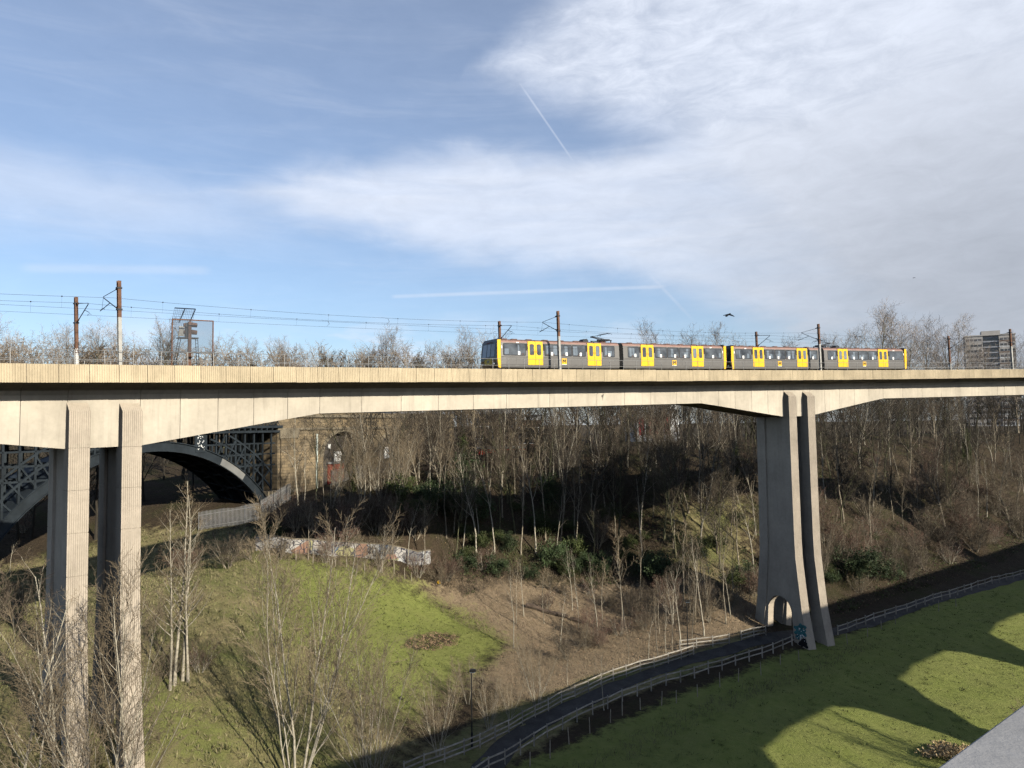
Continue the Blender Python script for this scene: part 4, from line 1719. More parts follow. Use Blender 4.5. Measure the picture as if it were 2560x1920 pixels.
def graffiti_material():
    mt = bpy.data.materials.new('sprayed_graffiti')
    mt.use_nodes = True
    T = mt.node_tree
    b = T.nodes['Principled BSDF']
    b.inputs['Roughness'].default_value = .8
    g = N(T, 'ShaderNodeNewGeometry')
    mp = N(T, 'ShaderNodeMapping', i_Scale=(1, 1, 1.2))
    T.links.new(g.outputs['Position'], mp.inputs[0])
    vo = N(T, 'ShaderNodeTexVoronoi', i_Scale=.5, i_Randomness=1.)
    T.links.new(mp.outputs[0], vo.inputs['Vector'])
    rp = N(T, 'ShaderNodeValToRGB')
    rp.color_ramp.interpolation = 'CONSTANT'
    cols = [(0, (.36, .355, .34)), (.42, (.27, .265, .255)), (.62, (.13, .125, .12)), (.72, (.33, .31, .28)), (.88, (.22, .125, .085)), (.92, (.08, .11, .15)), (.955, (.26, .245, .12)), (.98, (.08, .17, .155))]
    el_ = rp.color_ramp.elements
    el_[0].position, el_[0].color = 0, (*cols[0][1], 1)
    el_[1].position, el_[1].color = cols[1][0], (*cols[1][1], 1)
    for p, c in cols[2:]:
        e = el_.new(p)
        e.color = (*c, 1)
    sx = N(T, 'ShaderNodeSeparateColor')
    T.links.new(vo.outputs['Color'], sx.inputs[0])
    T.links.new(sx.outputs[0], rp.inputs[0])
    # letter outlines: edges of a warped cell pattern
    nz = N(T, 'ShaderNodeTexNoise', i_Scale=1.1, i_Detail=2)
    T.links.new(g.outputs['Position'], nz.inputs['Vector'])
    wp = N(T, 'ShaderNodeMix', data_type='RGBA', blend_type='LINEAR_LIGHT', i_0=.35)
    T.links.new(mp.outputs[0], wp.inputs[6])
    T.links.new(nz.outputs['Color'], wp.inputs[7])
    v2 = N(T, 'ShaderNodeTexVoronoi', feature='DISTANCE_TO_EDGE', i_Scale=1.3)
    T.links.new(wp.outputs[2], v2.inputs['Vector'])
    ln = N(T, 'ShaderNodeMapRange', i_1=.035, i_2=.07)
    T.links.new(v2.outputs['Distance'], ln.inputs[0])
    mx = N(T, 'ShaderNodeMix', data_type='RGBA')
    mx.inputs[6].default_value = (.03, .03, .045, 1)
    T.links.new(ln.outputs[0], mx.inputs[0])
    T.links.new(rp.outputs[0], mx.inputs[7])
    T.links.new(mx.outputs[2], b.inputs['Base Color'])
    return mt


graf = graffiti_material()
gw = thing('graffiti_wall', 'long low wall sprayed with white and coloured graffiti at the meadow edge', 'wall', (*wl0[2], gz(*wl0[2])))
gl = smooth_line(np.array(wl0), 2.0)
for a, b in zip(gl[:-1], gl[1:]):
    za, zb = gz(*a) - .35, gz(*b) - .35
    mb = MB()
    mb.bar((a[0], a[1], za + .95), (b[0], b[1], zb + .95), .30, 1.9)
    mb.build('wall_panel', graf, gw)
    mb = MB()
    mb.bar((a[0], a[1], za + 1.94), (b[0], b[1], zb + 1.94), .42, .10)
    mb.build('coping', stone_dressed, gw)


# ------------------------------------------------------------------ post and rail fences by the path
def rail_fence(bases, label, rails=(1.02, .62, .25), h=1.15):
    P = [np.array(b) for b in bases]
    root = thing('post_and_rail_fence', label, 'fence', tuple(P[0]))
    for p in P:
        mb = MB()
        lean = rng.normal(0, .025, 2)
        mb.bar((p[0], p[1], p[2] - .3), (p[0] + lean[0], p[1] + lean[1], p[2] + h + rng.normal(0, .04)), .14, .10)
        mb.build('post', wood_fence, root)
    for a, b in zip(P[:-1], P[1:]):
        if np.linalg.norm(a - b) > 6:
            continue
        for r_ in rails:
            mb = MB()
            j0, j1 = rng.normal(0, .02, 2)
            mb.bar((a[0], a[1], a[2] + r_ + j0), (b[0], b[1], b[2] + r_ + j1), .045, .11)
            mb.build('rail', wood_fence, root)
    return root


def even(pts_px, step):
    q = np.array([hit(a, b)[:2] for a, b in pts_px])
    ln = np.concatenate([[0], np.cumsum(np.linalg.norm(np.diff(q, axis=0), axis=1))])
    n = max(2, int(round(ln[-1] / step)) + 1)
    u = np.linspace(0, ln[-1], n)
    x, y = np.interp(u, ln, q[:, 0]), np.interp(u, ln, q[:, 1])
    return [(a, b, gz(a, b)) for a, b in zip(x, y)]


rail_fence(even([(1010, 1945), (1079, 1917), (1157, 1888), (1240, 1848), (1349, 1790), (1417, 1751), (1549, 1697), (1615, 1675), (1678, 1657), (1734, 1638)], 1.95), 'three-rail timber fence on the meadow side of the path')
rail_fence(even([(1700, 1626), (1760, 1618), (1823, 1610)], 1.9), 'short run of pale three-rail fence behind the path lamp')
rail_fence(even([(1854, 1601), (1915, 1588)], 1.6), 'short three-rail fence butting against the tall pier')
rail_fence(even([(1180, 1960), (1246, 1919), (1285, 1899), (1360, 1850), (1430, 1813), (1534, 1764), (1630, 1727), (1730, 1698), (1827, 1668), (1917, 1640), (2003, 1606)], 2.0), 'sagging two-rail timber fence on the lawn side of the path', (1.0, .52))
rail_fence(even([(2095, 1588), (2189, 1552), (2275, 1528), (2384, 1492), (2465, 1465), (2541, 1446), (2640, 1420)], 2.5), 'two-rail timber fence running off right from the tall pier', (1.0, .52))

stake_m = mat('pale_stake_timber', (.30, .26, .20), .9, .25, 3., fine=.2)
stakes = [(1006, 1718), (1047, 1703), (1104, 1688), (1152, 1659), (1198, 1650), (1238, 1636), (1474, 1834), (1541, 1800), (1601, 1770), (1654, 1765), (2115, 1612), (2168, 1592), (2204, 1576), (2238, 1559), (2275, 1550), (2347, 1528), (2390, 1515)]
stakes = [(1325, 1916), (1375, 1896), (1423, 1861), (1475, 1834), (1526, 1806), (1556, 1789), (1601, 1774), (1654, 1764), (1691, 1757), (1744, 1742), (1800, 1718), (1846, 1704), (1903, 1688), (1951, 1661), (1998, 1652),
          (2119, 1611), (2169, 1592), (2204, 1574), (2239, 1561), (2347, 1528), (2390, 1516), (704, 1390), (740, 1403), (782, 1408), (838, 1416), (866, 1418), (912, 1428), (952, 1436), (985, 1440), (1012, 1448), (1028, 1453)]
ORD = ('first', 'second', 'third', 'fourth', 'fifth', 'sixth', 'seventh', 'eighth', 'ninth', 'tenth', 'eleventh', 'twelfth', 'thirteenth', 'fourteenth', 'fifteenth', 'sixteenth', 'seventeenth', 'eighteenth', 'nineteenth', 'twentieth')


def nth(k):
    return ORD[k] if k < 20 else (('twenty-', 'thirty-', 'forty-')[(k - 20) // 10] + ORD[(k - 20) % 10]) if (k + 1) % 10 else ('thirtieth', 'fortieth', 'fiftieth')[(k - 29) // 10]


rank = {}
for key, sel in (('far', lambda a: a < 1100), ('left', lambda a: 1100 < a < 2050), ('right', lambda a: a > 2050)):
    for j, ab_ in enumerate(sorted(q for q in stakes if sel(q[0]))):
        rank[ab_] = (key, j)
for k, (a, b) in enumerate(stakes):
    p = hit(a, b)
    mb = MB()
    hh = .95 + .5 * rng.random()
    ln = rng.normal(0, .05, 2)
    mb.tube([(p[0], p[1], p[2] - .2), (p[0] + ln[0], p[1] + ln[1], p[2] + hh)], [.045, .035], 5)
    st = mb.build('tree_stake', stake_m)
    key, j = rank[(a, b)]
    lab = {'far': '%s pale stake from the left in the scrub before the graffiti wall', 'left': '%s stake from the left on the lawn below the path fence', 'right': '%s stake along the fence to the right of the tall pier'}[key] % nth(j)
    tag(st, lab, 'stake', 'stakes before the graffiti wall' if key == 'far' else 'stakes along the lawn edge')

# ------------------------------------------------------------------ path lamps
for (a, b), lab in (((1180, 1868), 'black path lamp post standing beside the fence in the foreground'), ((1720, 1642), 'black path lamp post near the foot of the tall pier')):
    p = hit(a, b)
    r_ = thing('path_lamp', lab, 'lamp post', tuple(p), 'lamp posts along the path')
    MB().tube([(p[0], p[1], p[2] - .3), (p[0], p[1], p[2] + 1.1), (p[0], p[1], p[2] + 1.15), (p[0], p[1], p[2] + 5.75)], [.09, .085, .055, .045], 8).build('post', black_paint, r_)
    mb = MB()
    mb.prism([(-.30, .0), (-.22, .16), (.18, .18), (.30, .05), (.12, -.03)], 1, -.13, .13)
    mb.build('lamp_head', black_paint, r_, lambda v: np.asarray(v) + (p[0] + .12, p[1], p[2] + 5.78))
    MB().box(p[0] - .1, p[0] + .3, p[1] - .08, p[1] + .08, p[2] + 5.70, p[2] + 5.745).build('lamp_lens', glass_l, r_)

# ------------------------------------------------------------------ the road bridge the view is taken from
RD, RN = np.array((math.sin(R(51)), math.cos(R(51)))), np.array((-math.cos(R(51)), math.sin(R(51))))


def RF(v):
    v = np.asarray(v, float)
    return np.c_[RD[0] * v[:, 0] + RN[0] * v[:, 1], RD[1] * v[:, 0] + RN[1] * v[:, 1], v[:, 2]]


coping_m = mat('grey_coping_concrete', (.27, .265, .26), .85, .12, 3., fine=.07, bump=.15)
rb = thing('road_bridge', 'pale grey coping of the road bridge in the lower right corner', 'bridge', tuple(RF([(0, -5, -26)])[0]))
mb = MB()
mb.box(-130, 230, -11.0, .25, -3.1, -1.6, nx=20)
mb.build('deck', stone_dressed, rb, RF)
mb = MB()
mb.box(-130, 230, -.02, .30, -1.6, -.58, nx=20)
mb.build('parapet_wall', stone_dressed, rb, RF)
for k in range(-20, 60):
    mb = MB()
    mb.prism([(-.16, -.58), (.402, -.58), (.402, -.435), (.396, -.43), (-.15, -.43), (-.16, -.44)], 0, k * 1.8 + .3, k * 1.8 + 1.8 + .292)
    mb.build('coping_stone', coping_m, rb, RF)
mb = MB()
mb.box(-130, 230, -11.0, -10.7, -1.6, -.5, nx=20)
mb.build('far_parapet', stone_dressed, rb, RF)
mb = MB()
PW, SP = 1.6, 24.6
tsx = np.arange(-110, 220, .35)
v, f = [], []
for t in tsx:
    d = (t - 75.0) % SP                               # distance past the last pier
    zb = -30. if d > 21.4 else float(np.interp(d, [0, .4, 3, 6.4, 12, 19.4, 20.8, 21.4], [-13, -11, -8.7, -6.4, -5.9, -6.0, -6.9, -9.0]))  # unseen openings shaped lopsided so the lit lawn patches fall right
    v += [(t, -7, zb), (t, -4, zb), (t, -4, -3.1), (t, -7, -3.1)]
for k in range(len(tsx) - 1):
    for j in range(4):
        f.append((4 * k + j, 4 * k + (j + 1) % 4, 4 * k + 4 + (j + 1) % 4, 4 * k + 4 + j))
mb.add(v, f)
mb.build('arches', stone, rb, RF)

# ------------------------------------------------------------------ buildings beyond the trees
b_white = mat('white_render', (.62, .62, .60), .8, .08, .5, streak=.2)
b_grey = mat('grey_cladding', (.33, .34, .36), .6, .08, .5, streak=.15)
b_red = mat('red_panel', (.34, .020, .035), .6, .1, .5)
b_red2 = mat('bright_red_fascia', (.52, .045, .025), .6, .12, .8)
b_dark = mat('dark_glazing', (.03, .033, .04), .15, .2, .5, spec=.8)
b_brick = mat('brown_brick', (.19, .125, .085), .9, .2, .6, fine=.15)
b_conc = mat('tower_concrete', (.43, .40, .365), .85, .08, .2, streak=.25)
b_roof = mat('flat_roof_felt', (.12, .12, .13), .9, .1, .5)


def local(P, az):
    c, s = math.cos(az), math.sin(az)

    def fn(v):
        v = np.asarray(v, float)
        return np.c_[P[0] + v[:, 0] * c + v[:, 1] * s, P[1] - v[:, 0] * s + v[:, 1] * c, P[2] + v[:, 2]]
    return fn


# slab tower on the right
P = at(2484, 1040, 440.)
P[2] = -4.5
tw = thing('tower_block', 'pale multi-storey tower block with recessed glazed centre at the far right', 'tower block', tuple(P))
fn = local(P, R(34 - 6))
Wt, Dt, st_h, ns_ = 25.6, 14., 2.85, 16
zt_ = 440 * px_ray(2484, 828)[2] + 4.5
st_h = (zt_ - 3.2) / ns_
x_ = [-Wt / 2, -3.6, 4.6, Wt / 2]
MB().box(-Wt / 2, -3.6, 0, Dt, 0, zt_ - 2.6).build('wing', b_conc, tw, fn)
MB().box(4.6, Wt / 2, 0, Dt, 0, zt_ - 2.6).build('wing', b_conc, tw, fn)
MB().box(-3.6, 4.6, 1.6, Dt, 0, zt_ - 2.6).build('stair_core', b_grey, tw, fn)
MB().box(-Wt / 2 - .3, Wt / 2 + .3, -.3, Dt + .3, zt_ - 2.6, zt_ - 2.0).build('roof', b_conc, tw, fn)
MB().box(-4.2, 5.4, .6, 8, zt_ - 2.0, zt_ + .3).build('lift_house', b_conc, tw, fn)
for k in range(ns_):
    z0 = k * st_h + 1.0
    for (a, b) in ((-Wt / 2 + .6, -8.6), (-8.2, -4.2), (5.2, 8.6), (9.0, Wt / 2 - .5)):
        w = MB().box(a, b, -.05, .1, z0, z0 + 1.25).build('window', b_dark if k % 3 else b_roof, tw, fn)
        MB().box((a + b) / 2 - .1, (a + b) / 2 + .1, -.09, .05, z0, z0 + 1.25).build('mullion', b_white, w, fn)
    MB().box(4.7, Wt / 2 - .05, -.03, .05, z0 - .95, z0 - .25).build('spandrel_panel', b_brick if k % 2 else b_white, tw, fn)
    MB().box(-3.5, 4.5, 1.45, 1.65, z0, z0 + 1.5).build('window', b_dark, tw, fn)
    MB().box(-3.5, 4.5, .3, 1.6, z0 - 1.0, z0 - .2).build('balcony', b_grey, tw, fn)


def shed(px0, px1, ytop, ybot, Y, az, label, name, wall_m, fascia_m, fas, roof_m, windows=None, cat='building'):
    a, b = at(px0, ybot, Y), at(px1, ybot, Y)
    c = (a + b) / 2
    zt = (at((px0 + px1) / 2, ytop, Y))[2]
    zb = min(c[2], gz(c[0], c[1]) - .2)
    w = np.linalg.norm((b - a)[:2])
    P = np.array((c[0], c[1], zb))
    r_ = thing(name, label, cat, tuple(P))
    fn = local(P, az)
    h = zt - zb
    MB().box(-w / 2, w / 2, 0, 9, 0, h - fas).build('wall', wall_m, r_, fn)
    MB().box(-w / 2 - .1, w / 2 + .1, -.12, 9.1, h - fas, h).build('fascia', fascia_m, r_, fn)
    MB().box(-w / 2 - .3, w / 2 + .3, -.35, 9.3, h, h + .25).build('roof', roof_m, r_, fn)
    for (u0, u1, v0, v1, m_) in windows or ():
        fr = MB().box(-w / 2 + w * u0 - .12, -w / 2 + w * u1 + .12, -.10, .05, h * v0 - .12, h * v1 + .12).build('window', b_white, r_, fn)
        MB().box(-w / 2 + w * u0, -w / 2 + w * u1, -.13, .02, h * v0, h * v1).build('pane', m_, fr, fn)
    return r_


shed(1185, 1288, 985, 1060, 165., R(0), 'grey clad industrial block seen under the girder left of centre', 'industrial_block', b_dark, b_grey, 4.4, b_roof, [(.05, .35, .25, .45, b_dark), (.45, .92, .25, .45, b_dark)])
shed(1292, 1352, 1040, 1075, 158., R(4), 'low building with white fascia seen through the trees under the girder', 'low_building', b_brick, b_white, .9, b_roof, [(.1, .4, .3, .7, b_dark), (.5, .9, .3, .7, b_dark)])
shed(1195, 1312, 1122, 1170, 140., R(0), 'low shed with bright red fascia showing between bank trees', 'red_shed', b_white, b_red2, 1.15, b_roof, [(.1, .3, .15, .5, b_dark), (.5, .7, .15, .5, b_dark)])
shed(1588, 1700, 1000, 1085, 172., R(-8), 'white building with red panels glimpsed through trees below the girder', 'white_building', b_white, b_white, 2.2, b_roof, [(.06, .20, .18, .60, b_red), (.30, .52, .18, .62, b_red), (.66, .80, .18, .60, b_red)])
shed(880, 1010, 1024, 1034, 150., R(28), 'long grey roofline behind the stone abutment', 'long_shed', b_grey, b_white, .5, b_roof)

# ------------------------------------------------------------------ birds
crow_m = mat('black_feathers', (.008, .008, .010), .6, .1, 1.)


def bird(px, py, Y, span, label):
    P = at(px, py, Y)
    k = span
    mb = MB()
    # body with head and tail
    mb.tube([(-.30 * k, .02, -.17 * k), (-.20 * k, .01, -.15 * k), (-.10 * k, 0, -.08 * k), (.0, 0, .0), (.10 * k, -.02, .06 * k), (.15 * k, -.02, .075 * k), (.19 * k, -.03, .07 * k)],
            [.05 * k, .065 * k, .055 * k, .07 * k, .05 * k, .04 * k, .004], 8)
    def wing(pts, th):
        n = len(pts)
        v = [(x, y - th, z) for x, y, z in pts] + [(x, y + th, z) for x, y, z in pts]
        mb.add(v, [tuple(range(n)), tuple(range(n, 2 * n))[::-1]] + [(j, (j + 1) % n, n + (j + 1) % n, n + j) for j in range(n)])
    wing([(.06 * k, 0, .06 * k), (.20 * k, -.2 * k, -.04 * k), (.36 * k, -.35 * k, -.20 * k), (.40 * k, -.4 * k, -.27 * k), (.30 * k, -.36 * k, -.25 * k), (.10 * k, -.2 * k, -.14 * k), (-.06 * k, 0, -.06 * k)], .008 * k)
    wing([(.06 * k, 0, .06 * k), (-.10 * k, .2 * k, .06 * k), (-.28 * k, .4 * k, .02 * k), (-.40 * k, .45 * k, -.01 * k), (-.34 * k, .42 * k, -.05 * k), (-.14 * k, .2 * k, -.06 * k), (-.04 * k, 0, -.07 * k)], .008 * k)
    o = mb.build('crow', crow_m, None, lambda v: np.asarray(v))
    o.location = P
    tag(o, label, 'bird')


bird(1822, 786, 62., .95, 'black crow gliding above the train with wings spread')
bird(2285, 694, 150., .6, 'tiny far-off bird high in the grey sky at right')

# ------------------------------------------------------------------ bare trees
bark_grey = mat('grey_brown_bark', (.185, .155, .110), .95, .35, 3., tint=(.24, .205, .15), fine=.25, rand=.25)
bark_pale = mat('pale_birch_bark', (.33, .295, .225), .9, .35, 2.5, fine=.3, rand=.15)
bark_dark = mat('dark_mossy_bark', (.075, .066, .045), .95, .35, 3., tint=(.09, .09, .045), fine=.25, rand=.25)
twig_tan = mat('tan_twigs', (.20, .155, .098), .9, .25, .6, rand=.22)
twig_brown = mat('brown_twigs', (.085, .065, .045), .9, .3, .6, rand=.25)
twig_dark = mat('dark_twigs', (.052, .042, .030), .9, .3, .6, rand=.3)  # shade of the wooded bank put into the twig colour
twig_red = mat('reddish_twigs', (.150, .092, .066), .9, .25, .6, rand=.15)
twig_grey = mat('grey_twigs', (.25, .205, .165), .9, .25, .3, rand=.18)


def _unit(v):
    return v / (math.sqrt(v[0] * v[0] + v[1] * v[1] + v[2] * v[2]) + 1e-12)


def _cross(a, b):
    return np.array((a[1] * b[2] - a[2] * b[1], a[2] * b[0] - a[0] * b[2], a[0] * b[1] - a[1] * b[0]))


class Tree:
    """branching skeleton; limbs become the trunk mesh, finer levels the crown mesh"""

    def __init__(self, seed, H, stems=1, r0=.16, first=.3, nb=(14, 7, 5, 3), ang=(48, 42, 40, 38), ratio=(.42, .48, .5, .5), lean=.05, wob=.09, trop=(.02, .10, .06, .03), spread=0., lev_max=3, taper=.25, twig=.012):
        self.r = np.random.default_rng(seed)
        self.q = dict(nb=nb, ang=ang, ratio=ratio, wob=wob, trop=trop, lev_max=lev_max, first=first, taper=taper, twig=twig)
        self.acc = {}
        for k in range(stems):
            a = self.r.random() * 6.283
            sp = spread * (.4 + .6 * self.r.random()) if stems > 1 else lean * self.r.random()
            off = np.array((math.cos(a), math.sin(a), 0)) * (.12 + .12 * self.r.random()) * (stems > 1)
            h = H * (1 if k == 0 else .65 + .35 * self.r.random())
            self.branch(off + (0, 0, -.25), _unit(np.array((math.cos(a) * sp, math.sin(a) * sp, 1.))), h, r0 * (1 if k == 0 else .6 + .4 * self.r.random()), 0)

    def branch(self, p, d, ln, rad, lev):
        q, r = self.q, self.r
        n = (9, 5, 4, 3, 2)[lev]
        pts = np.empty((n + 1, 3))
        pts[0] = p
        dd = d
        nz = r.normal(0, q['wob'] * (1 + .6 * lev), (n, 3))
        nz[:, 2] += q['trop'][min(lev, 3)]
        for k in range(n):
            dd = _unit(dd + nz[k])
            pts[k + 1] = pts[k] + dd * (ln / n)
        rads = np.maximum(rad * np.linspace(1, q['taper'] if lev < 2 else .5, n + 1) ** (1.15 if lev == 0 else 1), q['twig'] * .6)
        if lev == 0:
            rads[0] *= 1.35
        self.acc.setdefault((lev, n + 1), []).append((pts, rads))
        if lev >= q['lev_max']:
            return
        nb = max(1, int(round(q['nb'][lev] * (.8 + .4 * r.random()))))
        lo = q['first'] if lev == 0 else .18
        for k in range(nb):
            u = min(lo + (1.0 - lo) * ((k + r.random()) / nb), .995)
            x = u * n
            j = min(int(x), n - 1)
            seg = pts[j + 1] - pts[j]
            pos = pts[j] + seg * (x - j)
            ax = _unit(seg)
            an = R(q['ang'][lev] * (.7 + .6 * r.random()))
            if lev == 0:
                an *= 1.15 - .45 * u
            ph = r.random() * 6.283 if lev else 2.4 * k + r.random()
            t = _unit(_cross(ax, (0.31, .21, .93)))
            b = _cross(ax, t)
            nd = ax * math.cos(an) + (t * math.cos(ph) + b * math.sin(ph)) * math.sin(an)
            l2 = ln * q['ratio'][lev] * (.65 + .55 * r.random())
            if lev == 0:
                l2 *= 1.12 - .75 * (u - lo) / (1 - lo)
            r2 = max((rads[j] + (rads[j + 1] - rads[j]) * (x - j)) * (.55 if lev == 0 else .6), q['twig'])
            self.branch(pos, nd, l2, r2, lev + 1)

    def arrays(self, levels):
        vs, fs, n0 = [], [], 0
        for (lev, n), lst in self.acc.items():
            if lev not in levels:
                continue
            sides = (7, 4, 3, 3, 3)[lev]
            P = np.array([a for a, _ in lst])
            Rd = np.array([b for _, b in lst])
            d = P[:, -1] - P[:, 0]
            d /= np.linalg.norm(d, axis=1)[:, None]
            u = np.where(np.abs(d[:, 2:3]) > .8, np.array([[1., 0, 0]]), np.array([[0, 0, 1.]]))
            a = np.cross(d, u)
            a /= np.linalg.norm(a, axis=1)[:, None]
            b = np.cross(d, a)
            th = np.arange(sides) * 2 * math.pi / sides
            ring = np.cos(th)[None, :, None] * a[:, None] + np.sin(th)[None, :, None] * b[:, None]
            v = P[:, :, None] + Rd[:, :, None, None] * ring[:, None]
            B = len(lst)
            vs.append(v.reshape(-1, 3))
            k, j = np.meshgrid(np.arange(n - 1), np.arange(sides), indexing='ij')
            q = np.stack([k * sides + j, k * sides + (j + 1) % sides, (k + 1) * sides + (j + 1) % sides, (k + 1) * sides + j], -1).reshape(-1, 4)
            fs.append((q[None] + (np.arange(B) * n * sides)[:, None, None]).reshape(-1, 4) + n0)
            n0 += B * n * sides
        return np.concatenate(vs), np.concatenate(fs)

    def data(self, bark, twig):
        return (quick_mesh('trunk', *self.arrays((0, 1)), bark, True), quick_mesh('crown', *self.arrays((2, 3, 4)), twig))


def quick_mesh(name, v, f, mt, smooth=False):
    m_ = bpy.data.meshes.new(name)
    m_.vertices.add(len(v))
    m_.vertices.foreach_set('co', np.asarray(v, np.float32).ravel())
    nf = len(f)
    m_.loops.add(nf * 4)
    m_.loops.foreach_set('vertex_index', np.asarray(f, np.int32).ravel())
    m_.polygons.add(nf)
    m_.polygons.foreach_set('loop_start', np.arange(0, nf * 4, 4, dtype=np.int32))
    m_.polygons.foreach_set('use_smooth', [smooth] * nf)
    m_.update(calc_edges=True)
    m_.materials.append(mt)
    return m_


PROTO = {}


def proto(kind, n, bark, twm, **kw):
    PROTO[kind] = []
    for k in range(n):
        kk = dict(kw)
        H = kk.pop('H')
        t = Tree(sum(ord(ch) * (j + 3) for j, ch in enumerate(kind)) + k * 17, H, **kk)
        PROTO[kind].append((t.data(bark if not isinstance(bark, list) else bark[k % len(bark)], twm if not isinstance(twm, list) else twm[k % len(twm)]), H))


proto('bank', 6, [bark_grey, bark_pale, bark_dark], [twig_brown, twig_dark], H=13.5, r0=.12, first=.34, nb=(17, 7, 6, 3), ang=(40, 40, 42, 40), ratio=(.34, .46, .5, .5), wob=.075, twig=.010)  # crowns coloured dark for the shadow on the upper bank, trunks left pale
proto('dense', 4, [bark_dark, bark_grey], [twig_dark, twig_brown], H=13., r0=.14, first=.22, nb=(22, 8, 6, 2), ang=(42, 40, 44, 40), ratio=(.36, .44, .46, .5), wob=.08, twig=.016)
proto('slim', 4, [bark_pale, bark_grey], [twig_brown, twig_tan], H=9.5, r0=.075, first=.45, nb=(11, 5, 4), ang=(34, 40, 40), ratio=(.28, .42, .5), wob=.07, lev_max=3, twig=.010)
proto('birch', 3, bark_pale, twig_tan, H=15.5, r0=.12, stems=1, first=.28, nb=(26, 7, 5), ang=(50, 42, 40), ratio=(.19, .40, .42), wob=.035, lev_max=3, twig=.0065)
proto('coppice', 4, [bark_pale], [twig_tan], H=9.5, r0=.055, stems=6, spread=.40, first=.15, nb=(13, 8, 6), ang=(30, 34, 36), ratio=(.36, .46, .48), wob=.045, trop=(.03, .12, .07, .04), lev_max=3, twig=.0062)
proto('sky', 5, [bark_grey, bark_dark], [twig_grey], H=17., r0=.20, first=.14, nb=(22, 10, 8, 5), ang=(42, 42, 42, 40), ratio=(.46, .46, .46, .46), wob=.07, twig=.012, taper=.2)
proto('bush', 4, [bark_grey, bark_pale], [twig_tan, twig_red], H=3.2, r0=.035, stems=12, spread=.85, first=.15, nb=(7, 5, 3), ang=(40, 42, 40), ratio=(.46, .5, .5), wob=.10, lev_max=3, twig=.008)
proto('thicket', 3, [bark_grey], [twig_brown, twig_red], H=5.2, r0=.05, stems=14, spread=.55, first=.12, nb=(8, 5, 4), ang=(38, 42, 40), ratio=(.40, .48, .5), wob=.10, lev_max=3, twig=.010)


def plant(kind, k, x, y, scale, label, group=None, name='bare_tree', rot=None, cat='tree', sink=0.):
    (wood, fine), H = PROTO[kind][k % len(PROTO[kind])]
    o = thing(name, label, cat, (x, y, gz(x, y) - sink), group)
    o.rotation_euler = (0, 0, rng.random() * 6.283 if rot is None else rot)
    o.scale = (scale, scale, scale * (.92 + .16 * rng.random()))
    for nm, me_ in (('trunk', wood), ('crown', fine)):
        c = bpy.data.objects.new(nm, me_)
        C.objects.link(c)
        c.parent = o
    return o


def plant_px(kind, k, px, py, top, label, group=None, Y=None, **kw):
    """stand a tree where its foot shows at (px, py) and its tip reaches picture height `top`"""
    p = hit(px, py) if Y is None else at(px, py, Y)
    zt = px_ray(px, top)[2] * p[1]
    z0 = gz(p[0], p[1])
    H = PROTO[kind][k % len(PROTO[kind])][1] * (1.04 if kind == 'sky' else 1.0)
    return plant(kind, k, p[0], p[1], max((zt - z0) / H, .1), label, group, **kw)


# foreground left, growing up in front of the left pier
fore = [('coppice', 0, 738, 1940, 1335, 49., 'large many-stemmed tan tree in the foreground right of the left pier'),
        ('coppice', 1, 262, 1960, 1400, 40.5, 'forked bare tree growing between the two columns of the left pier'),
        ('slim', 2, 125, 1975, 1420, 41., 'slender tree rising in front of the left column of the left pier'),
        ('birch', 0, 30, 1960, 1500, 40., 'pale slim tree at the lower left picture corner'),
        ('slim', 0, 100, 1960, 1560, 42., 'thin upright sapling near the lower left corner beside the pier'),
        ('coppice', 3, 930, 1960, 1560, 50., 'low spreading tan tree at the bottom edge below the meadow'),
        ('bank', 2, -60, 1990, 1380, 44., 'bare tree leaning in from the left picture edge')]
for kd, k, px, py, tp, Y, lab in fore:
    plant_px(kd, k, px, py, tp, lab, Y=Y)
for j, (px, py, tp, lab) in enumerate(((436, 1712, 1195, 'tallest straight birch of the group right of the left pier'), (456, 1702, 1230, 'straight birch just right of the tallest one in its group'), (425, 1725, 1290, 'left-leaning birch at the left of the group by the pier'), (470, 1705, 1240, 'right-hand slender birch of the group by the left pier'))):
    plant_px('birch', j, px, py, tp, lab, 'birches beside the left pier', name='birch_tree')
for j, (kd, px, py, tp, lab) in enumerate((('thicket', 440, 1700, 1590, 'tangled brown thicket round the birch feet'), ('bush', 630, 1400, 1320, 'reddish bush at the top corner of the meadow'), ('bush', 850, 1378, 1270, 'rounded tan bush leaning over the graffiti wall'),
                                           ('thicket', 40, 1560, 1440, 'grey scrub bush in the viaduct shadow at far left'), ('thicket', 470, 1440, 1330, 'grey scrub bush in the deck shadow right of the pier'), ('thicket', 570, 1420, 1310, 'low scrub bush at the dark band below the palisade'), ('bush', 500, 1680, 1600, 'russet bramble bush right of the birches'), ('bush', 1095, 1460, 1400, 'small tan bush at the end of the graffiti wall'), ('bush', 60, 1330, 1270, 'scrubby bush under the iron arch at the left edge'))):
    plant_px(kd, j + (1 if kd == 'bush' else 0), px, py, tp, lab, name='bare_bush', cat='bush')

